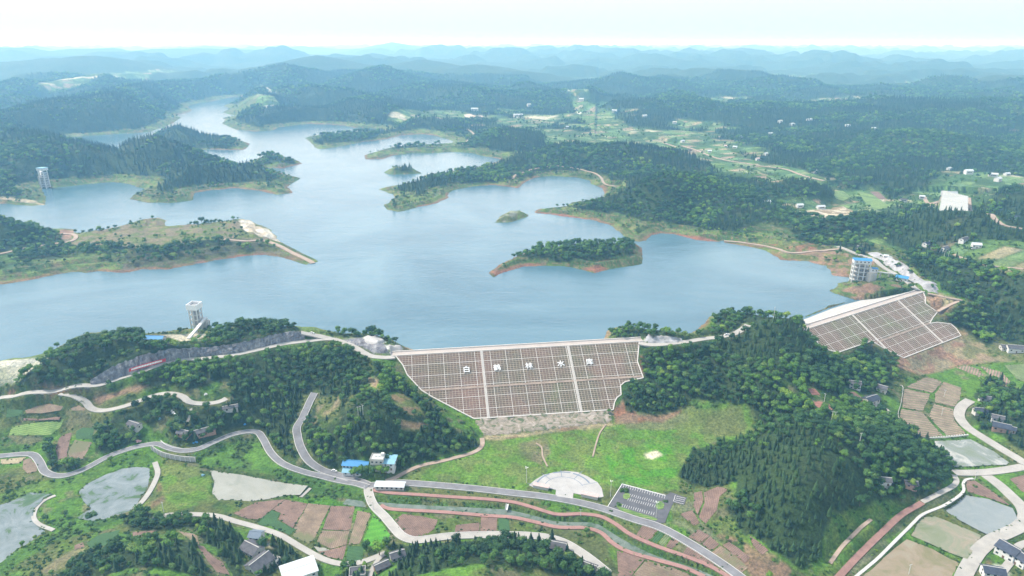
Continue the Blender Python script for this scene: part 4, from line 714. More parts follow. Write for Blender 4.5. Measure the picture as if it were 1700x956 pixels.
# foliage
def foliage(name, cols, patch=.014, tint=(1.55,1.5,.75)):
    m, n, b = newmat(name); oi = n.nodes.new('ShaderNodeObjectInfo'); r = ramp(n, oi.outputs['Random'], cols)
    t = noise_node(n, patch, 4, .6, oi.outputs['Location']); k = ramp(n, t.outputs[0], [(.38, (.5,.62,.8)), (.5, (.95,1,.95)), (.62, tint)])
    p = geopos(n); t2 = noise_node(n, .9, 2, .6, p); k2 = ramp(n, t2.outputs[0], [(.3, (.6,.62,.65)), (.7, (1.4,1.36,1.2))])
    c = mixc(n, 1.0, r.outputs[0], k.outputs[0], 'MULTIPLY'); c = mixc(n, 1.0, c, k2.outputs[0], 'MULTIPLY'); n.links.new(c, b.inputs['Base Color'])
    b.inputs['Roughness'].default_value = .75; b.inputs['Specular IOR Level'].default_value = .25; M[name] = m
foliage('leaves', [(0,(.024,.062,.020)),(.3,(.038,.095,.026)),(.6,(.056,.13,.030)),(.88,(.085,.17,.036)),(1,(.13,.20,.05))]); foliage('needles', [(0,(.016,.042,.018)),(.6,(.024,.058,.022)),(1,(.034,.074,.026))], .006, (1.2,1.2,.9)); foliage('shrub_leaves', [(0,(.035,.08,.022)),(.6,(.055,.115,.03)),(1,(.10,.15,.045))])
# ------------------------------------------------------------------ mesh helpers
class MB:
    def __init__(s): s.v = []; s.f = []
    def add(s, vs, fs): k = len(s.v); s.v += [tuple(map(float, q)) for q in vs]; s.f += [tuple(i+k for i in f) for f in fs]; return s
    def box(s, c, d, rz=0, taper=1.0):
        x, y, z = [q/2 for q in d]; ca, sa = math.cos(rz), math.sin(rz); vs = []
        for sz, tp in ((-1, 1), (1, taper)):
            for sx_, sy_ in ((-1,-1),(1,-1),(1,1),(-1,1)):
                a, b_ = sx_*x*tp, sy_*y*tp; vs.append((c[0]+a*ca-b_*sa, c[1]+a*sa+b_*ca, c[2]+sz*z))
        return s.add(vs, [(3,2,1,0),(4,5,6,7),(0,1,5,4),(1,2,6,5),(2,3,7,6),(3,0,4,7)])
    def beam(s, a, b, w_, h=None, up=(0,0,1)):
        a = Vector(a); b = Vector(b); d = (b-a).normalized(); u = Vector(up); sd = d.cross(u)
        if sd.length < 1e-3: sd = d.cross(Vector((1,0,0)))
        sd.normalize(); u = sd.cross(d).normalized(); h = w_ if h is None else h
        vs = [p+sd*i*w_/2+u*j*h/2 for p in (a, b) for i, j in ((-1,-1),(1,-1),(1,1),(-1,1))]
        return s.add(vs, [(0,1,2,3),(7,6,5,4),(4,5,1,0),(5,6,2,1),(6,7,3,2),(7,4,0,3)])
    def tube(s, a, b, r0, r1, n=8):
        a = Vector(a); b = Vector(b); d = (b-a).normalized(); sd = d.cross(Vector((0,0,1)))
        if sd.length < 1e-3: sd = Vector((1,0,0))
        sd.normalize(); u = sd.cross(d); vs = []
        for p, r in ((a, r0), (b, r1)):
            for k in range(n): an = 2*math.pi*k/n; vs.append(p+sd*math.cos(an)*r+u*math.sin(an)*r)
        return s.add(vs, [(k, (k+1)%n, n+(k+1)%n, n+k) for k in range(n)]+[tuple(range(n-1,-1,-1)), tuple(range(n, 2*n))])
    def mesh(s, name, mat):
        me = bpy.data.meshes.new(name); me.from_pydata(s.v, [], s.f); me.validate(); me.update()
        if mat: me.materials.append(M[mat] if isinstance(mat, str) else mat)
        return me
def link(o, parent=None):
    sc.collection.objects.link(o)
    if parent is not None: o.parent = parent
    return o
def thing(name, label, cat, loc=(0,0,0), rz=0, group=None):
    o = bpy.data.objects.new(name, None); o.location = loc; o.rotation_euler = (0, 0, rz); o.empty_display_size = 1; link(o); o['label'] = label; o['category'] = cat
    if group: o['group'] = group
    return o
def part(name, mb, mat, parent, label=None):
    me = mb.mesh(name, mat) if isinstance(mb, MB) else mb; o = bpy.data.objects.new(name, me); link(o, parent)
    if label: o['label'] = label
    return o
def solo(name, mb, mat, label, cat, group=None, loc=None):
    me = mb.mesh(name, mat) if isinstance(mb, MB) else mb; o = bpy.data.objects.new(name, me); link(o); o['label'] = label; o['category'] = cat
    if group: o['group'] = group
    if loc is not None: o.location = loc
    return o
def struct(name, me, label=None):
    o = bpy.data.objects.new(name, me); link(o); o['kind'] = 'structure'
    if label: o['label'] = label
    return o
def grid_mesh(name, Xg, Yg, Zg, mask=None, col=None):
    nr, nc = Xg.shape; co = np.stack([Xg, Yg, Zg], -1).reshape(-1, 3).astype(np.float32); idx = np.arange(nr*nc).reshape(nr, nc)
    q = np.stack([idx[:-1, :-1], idx[:-1, 1:], idx[1:, 1:], idx[1:, :-1]], -1).reshape(-1, 4)
    q = q[:, ::-1]
    if mask is not None: q = q[mask.reshape(-1)]
    used = np.unique(q); remap = np.full(nr*nc, -1); remap[used] = np.arange(len(used)); co = co[used]; q = remap[q]
    me = bpy.data.meshes.new(name); me.vertices.add(len(co)); me.vertices.foreach_set('co', co.ravel()); me.loops.add(q.size); me.loops.foreach_set('vertex_index', q.ravel().astype(np.int32))
    me.polygons.add(len(q)); me.polygons.foreach_set('loop_start', (np.arange(len(q))*4).astype(np.int32)); me.update(calc_edges=True)
    me.polygons.foreach_set('use_smooth', np.ones(len(q), bool))
    if col is not None:
        ca = me.color_attributes.new('Col', 'FLOAT_COLOR', 'POINT'); cc_ = np.ones((len(co), 4), np.float32); cc_[:, :3] = col.reshape(-1, 3)[used]; ca.data.foreach_set('color', cc_.ravel())
    return me
# ------------------------------------------------------------------ ground, lake, haze
me = grid_mesh('ground', X, Y, H, None, G); me.materials.append(M['ground']); struct('ground', me)
me = grid_mesh('lake', X, Y, np.zeros(X.shape), (WD[:-1, :-1] > -14) & ~DN[:-1, :-1]); me.materials.append(M['lake_water']); struct('lake_water', me)
hb = MB().box((0, 18000, 190), (110000, 90000, 560)); m = bpy.data.materials.new('haze'); m.use_nodes = True; n = m.node_tree; n.nodes.clear(); v = n.nodes.new('ShaderNodeVolumePrincipled'); v.inputs['Density'].default_value = HAZE_DENSITY; v.inputs['Color'].default_value = (*HAZE_COLOR, 1); v.inputs['Absorption Color'].default_value = (1, 1, 1, 1); v.inputs['Anisotropy'].default_value = .2
oo = n.nodes.new('ShaderNodeOutputMaterial'); n.links.new(v.outputs[0], oo.inputs['Volume']); o = bpy.data.objects.new('haze', hb.mesh('haze', m)); link(o); o['kind'] = 'stuff'; o['label'] = 'pale blue haze thickening towards the far hills'
# ------------------------------------------------------------------ roads and placed surfaces
def strip(C, half, zoff, mats, kerb=0, skirt=1.2):
    n_ = len(C); tx = np.gradient(C[:, 0]); ty = np.gradient(C[:, 1]); L = np.hypot(tx, ty)+1e-9; nx, ny = -ty/L, tx/L
    offs = [(-half, -skirt), (-half, 0.0)]
    if kerb: offs = [(-half, -skirt), (-half, .14), (-half+.42, .14), (-half+.42, 0), (half-.42, 0), (half-.42, .14), (half, .14), (half, -skirt)]
    else: offs = [(-half, -skirt), (-half, 0), (half, 0), (half, -skirt)]
    vs = []; fs = []; mi = []
    for i in range(n_):
        for o_, dz_ in offs: vs.append((C[i, 0]+nx[i]*o_, C[i, 1]+ny[i]*o_, C[i, 2]+zoff+dz_))
    k = len(offs)
    for i in range(n_-1):
        for j in range(k-1): fs.append((i*k+j, (i+1)*k+j, (i+1)*k+j+1, i*k+j+1)); mi.append(1 if kerb and j != 3 else 0)
    me = bpy.data.meshes.new('strip'); me.from_pydata(vs, [], [f[::-1] for f in fs]); 
    for m_ in mats: me.materials.append(M[m_])
    if len(mats) > 1: me.polygons.foreach_set('material_index', mi)
    me.update(); return me
for i, ((nm, lab, wd, mt, kb, pts), C) in enumerate(zip(ROADS, RC)):
    far = math.hypot(C[0, 0], C[0, 1]) > 850; D = C.copy(); g = samp(D[:, 0], D[:, 1])
    me = strip(D, wd/2, (0.35 if far else 0.06)+0.012*(i % 6), [mt]+(['kerb'] if kb else []), kb); me.name = nm; struct(nm, me, lab)
# painted centre dashes on the two wide pale roads
def flat_poly(name, XY, zf, mat, zoff, label=None, ang=0.0, kind='structure'):
    bm = bmesh.new(); vs = [bm.verts.new((x, y, zf(x, y)+zoff)) for x, y in XY]
    try: f = bm.faces.new(vs)
    except ValueError: return None
    f.normal_update()
    if f.normal.z < 0: f.normal_flip()
    uvl = bm.loops.layers.uv.new('UVMap'); ca, sa = math.cos(ang), math.sin(ang)
    r_ = bmesh.ops.triangulate(bm, faces=[f])
    for f in bm.faces:
        for l in f.loops: x, y = l.vert.co.x, l.vert.co.y; l[uvl].uv = (x*ca+y*sa, -x*sa+y*ca)
    me = bpy.data.meshes.new(name); bm.to_mesh(me); bm.free(); me.materials.append(M[mat]); o = bpy.data.objects.new(name, me); link(o)
    if kind: o['kind'] = kind
    if label: o['label'] = label
    return o
for n_, l_, m_, XY, zf in pond_s: flat_poly(n_, XY, zf, m_, -.45 if 'pond' in n_ else -.12, l_)
for i, (m_, a_, XY, zf) in enumerate(field_s): flat_poly('farm_field', XY, zf, m_, .03, None, a_)
me = strip(CC, 3.4, -.35, ['channel']); struct('channel_water', me, 'narrow greenish water channel between the pink paths')
# ------------------------------------------------------------------ forest
def crown_mesh(name, kind, seed):
    rg = random.Random(seed); mb = MB(); 
    if kind == 'broad':
        lobes = [(0, 0, 5.6, 2.5)]+[(math.cos(a)*rg.uniform(1.2, 2.1), math.sin(a)*rg.uniform(1.2, 2.1), rg.uniform(3.7, 6.3), rg.uniform(1.3, 2.0)) for a in [k*1.05+rg.uniform(-.3, .3) for k in range(6)]]
        for cx, cy_, cz, r in lobes:
            b0 = bmesh.new(); bmesh.ops.create_icosphere(b0, subdivisions=1, radius=r*.78); k = len(mb.v)
            mb.v += [(q.co.x+cx, q.co.y+cy_, q.co.z*.85+cz) for q in b0.verts]; mb.f += [tuple(v.index+k for v in f.verts) for f in b0.faces]; b0.free()
            for _ in range(int(15*r)):
                th = rg.uniform(0, 6.283); ph = math.acos(rg.uniform(-.5, 1)); dn = Vector((math.sin(ph)*math.cos(th), math.sin(ph)*math.sin(th), math.cos(ph)))
                p = Vector((cx, cy_, cz))+Vector((dn.x, dn.y, dn.z*.85))*r*rg.uniform(.8, 1.12); nn = (dn+Vector((rg.uniform(-.7, .7), rg.uniform(-.7, .7), rg.uniform(-.3, .8)))).normalized()
                t1_ = nn.cross(Vector((rg.uniform(-1, 1), rg.uniform(-1, 1), .3))).normalized(); t2_ = nn.cross(t1_); s_ = rg.uniform(.32, .62)
                mb.add([p+t1_*s_, p+t2_*s_*rg.uniform(.6, 1)+nn*.1, p-t1_*s_*rg.uniform(.6, 1), p-t2_*s_], [(0, 1, 2, 3)])
    elif kind == 'conif':
        tiers = 9; hgt = 10.5
        mb.tube((0, 0, 1.2), (0, 0, hgt*.97), 1.25, .08, 7)
        for t_ in range(tiers):
            z = 1.5+t_*(hgt-1.9)/tiers; R_ = (2.75-2.45*t_/tiers)*rg.uniform(.85, 1.12); nb = 10-t_//2
            for k in range(nb):
                a = 6.283*k/nb+rg.uniform(-.3, .3)+t_; d = Vector((math.cos(a), math.sin(a), 0)); s_ = Vector((-d.y, d.x, 0)); r_ = R_*rg.uniform(.75, 1.15); w_ = r_*.30+.12
                mb.add([d*.15+Vector((0, 0, z+.75)), d*r_*.6+s_*w_+Vector((0, 0, z+.15)), d*r_+Vector((0, 0, z-.25)), d*r_*.6-s_*w_+Vector((0, 0, z+.1))], [(0, 3, 2, 1)])
    else:
        for k in range(3):
            cx, cy_, r = rg.uniform(-.7, .7), rg.uniform(-.7, .7), rg.uniform(.6, 1.0)
            b0 = bmesh.new(); bmesh.ops.create_icosphere(b0, subdivisions=1, radius=r*.8); kk = len(mb.v); mb.v += [(q.co.x+cx, q.co.y+cy_, q.co.z*.8+r*.5) for q in b0.verts]; mb.f += [tuple(v.index+kk for v in f.verts) for f in b0.faces]; b0.free()
            for _ in range(16):
                th = rg.uniform(0, 6.283); ph = math.acos(rg.uniform(-.1, 1)); dn = Vector((math.sin(ph)*math.cos(th), math.sin(ph)*math.sin(th), math.cos(ph)*.8)); p = Vector((cx, cy_, r*.5))+dn*r; nn = (dn+Vector((rg.uniform(-.7, .7), rg.uniform(-.7, .7), .3))).normalized(); t1_ = nn.cross(Vector((.3, .5, rg.uniform(-1, 1)))).normalized(); t2_ = nn.cross(t1_); s_ = rg.uniform(.25, .45); mb.add([p+t1_*s_, p+t2_*s_, p-t1_*s_, p-t2_*s_], [(0, 1, 2, 3)])
    return mb
NV = 4
crowns = {k: [crown_mesh(k, k, 10*i+5) for i in range(NV)] for k in ('broad', 'conif', 'shrub')}
MATK = {'broad': 'leaves', 'conif': 'needles', 'shrub': 'shrub_leaves'}
def trunk_mb(kind):
    mb = MB()
    if kind == 'broad':
        mb.tube((0, 0, -1), (0, 0, 3.2), .28, .18, 6)
        for k in range(4): a = k*1.6; mb.tube((0, 0, 2.6), (math.cos(a)*1.5, math.sin(a)*1.5, 4.6), .14, .05, 5)
    else: mb.tube((0, 0, -1), (0, 0, 6), .2, .1, 6)
    return mb
crown_me = {k: [c.mesh('crown', MATK[k]) for c in v] for k, v in crowns.items()}
trunk_me = {k: trunk_mb(k).mesh('trunk', 'bark') for k in ('broad', 'conif')}
def jitter_pts(r0, r1, sp, az=44):
    # jittered world grid inside a sector
    a = R(az); xs = np.arange(-r1*math.sin(a), r1*math.sin(a), sp); ys = np.arange(r0*math.cos(a)*.9, r1, sp)
    gx, gy = np.meshgrid(xs, ys); gx = gx+RNG.uniform(-.48, .48, gx.shape)*sp; gy = gy+RNG.uniform(-.48, .48, gy.shape)*sp
    r = np.hypot(gx, gy); k = (r >= r0) & (r < r1) & (np.abs(np.arctan2(gx, gy)) < a); return gx[k], gy[k]
PT = {'broad': [], 'conif': [], 'shrub': []}
CB = np.zeros(X.shape)
for pts, v_ in (([(640,970),(650,910),(720,895),(905,895),(1020,960),(1020,990),(640,990)], .2),([(1320,790),(1390,770),(1420,800),(1400,850),(1370,870),(1340,950),(1280,920),(1290,850)], .1),([(-60,420),(0,405),(130,400),(470,395),(500,440),(300,450),(-60,490)], -.4),([(1180,575),(1262,530),(1345,556),(1350,600),(1250,605)], .25),([(100,965),(150,905),(240,893),(330,908),(345,960)], .1),([(1480,440),(1705,470),(1760,560),(1600,520)], .2),([(1100,820),(1220,800),(1260,860),(1180,850)], -.2),([(500,700),(620,640),(800,745),(650,790),(520,770)], -.12),([(1380,690),(1580,760),(1580,800),(1450,830),(1420,760)], -.12)):
    w_, m_ = paintmask(pts, 4, 6); CB[w_] = np.where(m_ > .5, v_, CB[w_])
for r0, r1, sp, s0 in ((240, 620, 4.7, .82), (620, 950, 5.4, .9), (950, 1500, 6.8, 1.0), (1500, 2200, 8.6, 1.2), (2200, 3400, 10, 1.3), (3400, 5200, 15, 1.75)):
    x, y = jitter_pts(r0, r1, sp); f = samp(x, y, FG); nz = RNG.random(len(x))
    gap = fbm(x, y, 26, 3, 201); keep = (f*(.55+.75*sstep(.34, .5, gap)) > nz*1.02) & (f > .3); x, y = x[keep], y[keep]
    rr_ = np.hypot(x, y); cf = fbm(x, y, 170, 3, 211)-.06+.16*sstep(850, 1300, rr_); cf += samp(x, y, CB)
    # firs on the right-hand hill and in the bottom wood
    pxx = 850+FPX*x/np.hypot(y, 300); conif = cf+RNG.uniform(-.09, .09, len(x)) > .56
    z = samp(x, y); s = s0*RNG.uniform(.52, 1.38, len(x))*(.85+.35*fbm(x, y, 60, 2, 221))
    for kd, mk in (('broad', ~conif), ('conif', conif)): PT[kd].append(np.c_[x[mk], y[mk], z[mk]-.2, s[mk]*(.8 if kd == 'conif' else 1)])
# scattered single trees and bushes on open land
nearNOT = NOT.astype(float)
for r0, r1, sp, s0, thr in ((300, 900, 3.0, .85, .45), (900, 1700, 5.5, .9, .5), (1700, 4200, 16, 1.5, .5)):
    x, y = jitter_pts(r0, r1, sp); f = samp(x, y, FG); no = samp(x, y, nearNOT); wd_ = samp(x, y, WD); hh = samp(x, y)
    g_ = fbm(x, y, 34, 3, 231)*.6+fbm(x, y, 9, 2, 235)*.4; g_ = g_-.5*samp(x, y, MEAD)+.06*((wd_ < -12) & (wd_ > -75)); keep = (f < .3) & (no < .05) & ((wd_ < -10) | ((hh < -3) & (samp(x, y, DN.astype(float)) > .5))) & (g_ > thr+.04) & (RNG.random(len(x)) < .75)
    gr = samp(x, y, G[..., 1])-samp(x, y, G[..., 0]); keep &= (gr > .01) & (samp(x, y, G[..., 1]) < (.155 if r0 < 900 else .4)); x, y = x[keep], y[keep]; z = samp(x, y)
    s = s0*RNG.uniform(.55, 1.3, len(x)); big = (RNG.random(len(x)) < (.05 if r0 < 900 else .35))
    PT['shrub'].append(np.c_[x, y, z, s][~big]); PT['broad'].append(np.c_[x, y, z, s*.8][big])
def edge_plants(XY, zf, dens, s0, off):
    out = []
    for a, b in zip(XY, np.roll(XY, -1, 0)):
        L = np.linalg.norm(b-a); m_ = RNG.poisson(L*dens)
        for _ in range(m_):
            p = a+(b-a)*RNG.random(); nn_ = np.array((b[1]-a[1], a[0]-b[0]))/(L+1e-6); q = p+nn_*RNG.normal(off, .9); out.append((q[0], q[1], float(samp(q[0], q[1])), s0*RNG.uniform(.35, 1.25)))
    return np.array(out).reshape(-1, 4)
for n_, l_, m_, XY, zf in pond_s:
    if np.hypot(*XY[0]) < 900: PT['shrub'].append(edge_plants(XY, zf, .45, .6, 0))
for m_, a_, XY, zf in field_s:
    if np.hypot(*XY[0]) < 900: PT['shrub'].append(edge_plants(XY, zf, .22, .5, 0))
def verge(C, half, dens, s0):
    out = []
    for i in range(1, len(C)-1):
        t_ = C[i+1]-C[i-1]; L = math.hypot(t_[0], t_[1])+1e-6; nx_, ny_ = -t_[1]/L, t_[0]/L
        for sd_ in (-1, 1):
            if RNG.random() < dens*.6+dens*.8*(fbm(np.array([C[i, 0]]), np.array([C[i, 1]]), 30, 2, 401+sd_)[0] > .5):
                o_ = half+1.4+abs(RNG.normal(0, 1.6)); x_ = C[i, 0]+nx_*o_*sd_; y_ = C[i, 1]+ny_*o_*sd_; out.append((x_, y_, float(samp(x_, y_)), s0*RNG.uniform(.4, 1.4)))
    return np.array(out).reshape(-1, 4)
for (nm_, l_, wd_, mt_, kb_, p_), C in zip(ROADS, RC):
    if np.hypot(C[0, 0], C[0, 1]) < 950 and nm_ != 'canal': PT['shrub'].append(verge(C, wd_/2, .32, .65))
PT['shrub'].append(verge(CC, 3.0, .8, .55))
for k in PT: PT[k] = np.vstack(PT[k])
# single trees seen against open ground
for a, b, kd, s in [(588,792,'broad',1.15),(600,790,'broad',1.25),(610,790,'broad',1.25),(620,789,'broad',1.2),(632,788,'broad',1.2),(642,788,'broad',1.1),(916,905,'conif',1.4),(62,418,'conif',1.5),(1015,850,'shrub',1.2),(1037,816,'shrub',2.2),(1104,832,'shrub',1.6),(1028,837,'shrub',1.7),(630,922,'broad',1.4),(608,915,'broad',1.2),(643,925,'broad',.7),(437,912,'broad',1.3),(1640,640,'conif',1.4),(1650,638,'broad',1.2),(1660,636,'conif',1.3),(1636,637,'broad',1.2),(1656,760,'shrub',1.4),(150,856,'shrub',2.6),(156,855,'shrub',2.4),(1618,808,'shrub',1.2),(395,700,'broad',1.1)]:
    x, y, z = hit(a, b); PT[kd] = np.vstack([[x, y, z-.2, s], PT[kd]])
def in_view(P_):
    v = P_[:, :3]-np.array((0, 0, CAMZ)); dz_ = v[:, 1]*_cp-v[:, 2]*_sp; xx = v[:, 0]/dz_*FPX+850; yy = 478-(v[:, 1]*_sp+v[:, 2]*_cp)/dz_*FPX; return (xx > 5) & (xx < 1695) & (yy > 20) & (yy < 965), xx, yy, dz_
def area_label(kd, x_, y_):
    ad = ('dark pointed fir' if kd == 'conif' else 'round leafy green tree')
    if y_ > 860 and 560 < x_ < 1030: return ad+' in the dark wood at the bottom centre'
    if y_ > 820 and x_ <= 460: return ad+' in the wood at the bottom left'
    if y_ > 500 and x_ > 1600: return ad+' in the wood beside the village on the right edge'
    if x_ > 1035: return ad+' on the big wooded hill right of the meadow'
    if x_ > 460: return ad+' on the wooded spur left of the grid faced dam'
    return ad+' among the terraced fields on the left'
def gn_scatter(name, P_, protos, label):
    me = bpy.data.meshes.new(name); me.vertices.add(len(P_)); me.vertices.foreach_set('co', P_[:, :3].astype(np.float32).ravel())
    for nm, dt, arr in (('sc', 'FLOAT', P_[:, 3].astype(np.float32)), ('rz', 'FLOAT', RNG.uniform(0, 6.28, len(P_)).astype(np.float32)), ('vr', 'INT', RNG.integers(0, len(protos), len(P_)).astype(np.int32))): me.attributes.new(nm, dt, 'POINT').data.foreach_set('value', arr)
    o = bpy.data.objects.new(name, me); link(o); o['kind'] = 'stuff'; o['label'] = label
    ng = bpy.data.node_groups.new(name, 'GeometryNodeTree'); ng.interface.new_socket('Geometry', in_out='INPUT', socket_type='NodeSocketGeometry'); ng.interface.new_socket('Geometry', in_out='OUTPUT', socket_type='NodeSocketGeometry')
    N = ng.nodes; gi = N.new('NodeGroupInput'); go = N.new('NodeGroupOutput'); iop = N.new('GeometryNodeInstanceOnPoints'); jn = N.new('GeometryNodeJoinGeometry')
    for p in protos:
        oi = N.new('GeometryNodeObjectInfo'); oi.inputs['Object'].default_value = p; oi.inputs['As Instance'].default_value = True; ng.links.new(oi.outputs['Geometry'], jn.inputs[0])
    ng.links.new(gi.outputs[0], iop.inputs['Points']); ng.links.new(jn.outputs[0], iop.inputs['Instance']); iop.inputs['Pick Instance'].default_value = True
    def na(nm, dt): a = N.new('GeometryNodeInputNamedAttribute'); a.data_type = dt; a.inputs['Name'].default_value = nm; return a.outputs['Attribute']
    ng.links.new(na('vr', 'INT'), iop.inputs['Instance Index']); cx = N.new('ShaderNodeCombineXYZ'); ng.links.new(na('rz', 'FLOAT'), cx.inputs['Z']); ng.links.new(cx.outputs[0], iop.inputs['Rotation'])
    ng.links.new(na('sc', 'FLOAT'), iop.inputs['Scale']); ng.links.new(iop.outputs[0], go.inputs[0]); md = o.modifiers.new('scatter', 'NODES'); md.node_group = ng; return o
for kd, nm, grp in (('broad', 'broadleaf_tree', 'broadleaf trees'), ('conif', 'conifer_tree', 'dark firs')):
    P_ = PT[kd]; ok, xx, yy, dd = in_view(P_); big = np.where(ok, P_[:, 3]/dd, 0); sel = np.argsort(-big)[:290]; keep = np.ones(len(P_), bool); keep[sel] = False
    for j in sel:
        lab = area_label(kd, xx[j], yy[j]); t = thing(nm, lab, 'tree', P_[j, :3], random.uniform(0, 6.28), lab.replace('dark pointed fir', 'firs').replace('round leafy green tree', 'leafy trees')); t.scale = (P_[j, 3],)*3
        c_ = bpy.data.objects.new('crown', crown_me[kd][random.randrange(NV)]); link(c_, t); k_ = bpy.data.objects.new('trunk', trunk_me[kd]); link(k_, t)
    PT[kd] = P_[keep]
protos = {}
for kd in ('broad', 'conif', 'shrub'):
    protos[kd] = []
    for v in range(NV):
        mb = MB(); mb.add(crowns[kd][v].v, crowns[kd][v].f); nf = len(mb.f)
        if kd != 'shrub': tm = trunk_mb(kd); mb.add(tm.v, tm.f)
        me = mb.mesh('foliage', MATK[kd]); 
        if kd != 'shrub': me.materials.append(M['bark']); me.polygons.foreach_set('material_index', [0]*nf+[1]*(len(me.polygons)-nf))
        protos[kd].append(bpy.data.objects.new('foliage', me))
gn_scatter('broadleaf_forest', PT['broad'], protos['broad'], 'rest of the leafy green woodland covering the hills'); gn_scatter('conifer_forest', PT['conif'], protos['conif'], 'rest of the dark fir forest on the hills and headlands'); gn_scatter('shrub_cover', PT['shrub'], protos['shrub'], 'low bushes and rough scrub on the open slopes and banks')
print('TREES', {k: len(v) for k, v in PT.items()})
# ------------------------------------------------------------------ the two dams
def clip_seg(p, q, poly):
    """pieces of the segment p-q inside a polygon (2-D)"""
    p = np.array(p); q = np.array(q); ts = [0.0, 1.0]; d = q-p
    for a, b in zip(poly, np.roll(poly, -1, 0)):
        e = b-a; den = d[0]*e[1]-d[1]*e[0]
        if abs(den) < 1e-9: continue
        t = ((a[0]-p[0])*e[1]-(a[1]-p[1])*e[0])/den; u = ((a[0]-p[0])*d[1]-(a[1]-p[1])*d[0])/den
        if 0 < t < 1 and 0 <= u <= 1: ts.append(t)
    ts.sort(); out = []
    for a, b in zip(ts[:-1], ts[1:]):
        m_ = p+d*(a+b)/2
        if b-a > 1e-4 and inside(np.array([m_[0]]), np.array([m_[1]]), poly)[0]: out.append((p+d*a, p+d*b))
    return out
def build_dam(d, OUT, label, stairs_px, berm_px, cw, name='dam'):
    root = thing(name, label, 'dam', (float(d.o[0]), float(d.o[1]), 0)); O = Vector((float(d.o[0]), float(d.o[1]), 0))
    SW = np.array([dam_hit(d, a, b) for a, b in OUT]); SW[:, 1] = np.maximum(SW[:, 1], 0)
    def P3(s, w_, dz=0): return Vector(dam_pt(d, s, w_, dz))-O
    bm = bmesh.new(); top = [bm.verts.new(P3(s, w_)) for s, w_ in SW]; f = bm.faces.new(top); f.normal_update()
    if f.normal.z < 0: f.normal_flip()
    r_ = bmesh.ops.extrude_face_region(bm, geom=[f]); ev = [g for g in r_['geom'] if isinstance(g, bmesh.types.BMVert)]; bmesh.ops.translate(bm, verts=ev, vec=(0, 0, -4)); bmesh.ops.recalc_face_normals(bm, faces=bm.faces[:]); bmesh.ops.triangulate(bm, faces=bm.faces[:])
    me = bpy.data.meshes.new('grass_face'); bm.to_mesh(me); bm.free(); me.materials.append(M['dam_turf']); part('downstream_face', me, None, root)
    nrm = Vector((d.n[0]*d.slope, d.n[1]*d.slope, 1)).normalized()
    def bar(mb, a, b, wd_, hh):
        A = P3(a[0], a[1]); B = P3(b[0], b[1])
        if (B-A).length > .3: mb.beam(A, B, wd_, hh, nrm)
    smin, smax = SW[:, 0].min(), SW[:, 0].max(); wmax = SW[:, 1].max(); wb = np.mean([dam_hit(d, *q)[1] for q in berm_px])
    fine = MB(); main = MB(); k = 0
    s = smin
    while s < smax:
        for a, b in clip_seg((s, -1), (s, wmax+1), SW): bar(main if k % 5 == 0 else fine, a, b, .45 if k % 5 == 0 else .24, .5)
        s += 3.05; k += 1
    w_ = 0.6; k = 0
    while w_ < wmax:
        if abs(w_-wb) > 1.6:
            for a, b in clip_seg((smin-1, w_), (smax+1, w_), SW): bar(main if k % 6 == 5 else fine, a, b, .45 if k % 6 == 5 else .24, .46)
        w_ += 1.85; k += 1
    part('beam_grid', fine, 'beam', root); part('main_beams', main, 'stair', root)
    bd = MB(); n = len(SW)
    for i in range(n):
        if SW[i, 1] < 0.7 and SW[(i+1) % n, 1] < 0.7: continue
        bar(bd, SW[i], SW[(i+1) % n], 1.0, 1.1)
    part('edge_drain', bd, 'stair', root)
    be = MB()
    for a, b in clip_seg((smin-1, wb), (smax+1, wb), SW): bar(be, a, b, 2.2, .7)
    part('berm_path', be, 'dirt', root)
    for q in stairs_px:
        s = dam_hit(d, *q)[0]
        for a, b in clip_seg((s, -.5), (s, wmax+2), SW):
            st = MB(); A = P3(a[0], a[1]); B = P3(b[0], b[1]); L = (B-A).length
            for off in (-1.05, 1.05): sd = Vector((d.u[0], d.u[1], 0))*off; st.beam(A+sd, B+sd, .35, 1.0, nrm)
            nst = int(L/1.1)
            for k in range(nst): p = A+(B-A)*((k+.5)/nst); st.box(p+Vector((0, 0, .2)), (1.9, .95, .5), math.atan2(d.u[1], d.u[0]))
            part('stairway', st, 'stair', root)
    # crest
    rz = math.atan2(d.u[1], d.u[0]); ext = 3.0
    def cbox(w0, w1, z0, z1, s0=-ext, s1=None): 
        s1 = d.L+ext if s1 is None else s1; c = d.o+d.u*(s0+s1)/2+d.n*(w0+w1)/2; return MB().box((c[0]-O.x, c[1]-O.y, (z0+z1)/2), (s1-s0, abs(w1-w0), z1-z0), rz)
    part('crest_road', cbox(-cw+.4, -.4, d.zc-4, d.zc+.12), 'crest_paving', root)
    part('parapet', cbox(-.42, .1, d.zc-2, d.zc+.75), 'stair', root); part('wave_wall', cbox(-cw-.3, -cw+.42, d.zc-5, d.zc+1.25), 'stair', root)
    return root, P3, SW
r1_, P31, SW1 = build_dam(D1, OUT1, 'long grassed dam face with white concrete grid and five white characters', [(799.5,586), (943.5,577)], [(703,648), (1067,625)], 9.0)
r2_, P32, SW2 = build_dam(D2, OUT2, 'second grid faced dam with a broad white upstream slab beside the blue roofed tower', [(1415.5,523), (1490,498)], [(1470,563), (1543,537)], 8.0)
# white concrete upstream slab of the second dam
mb = MB()
for (a, b), (c, e) in zip(Wn[:-1], Wn[1:]): mb.add([a, c, e, b, a-Vector((0,0,3)), c-Vector((0,0,3)), e-Vector((0,0,3)), b-Vector((0,0,3))], [(0,1,2,3),(7,6,5,4),(0,4,5,1),(1,5,6,2),(2,6,7,3),(3,7,4,0)])
part('upstream_slab', mb, 'pale_concrete', r2_, 'broad white concrete slab sloping into the lake')
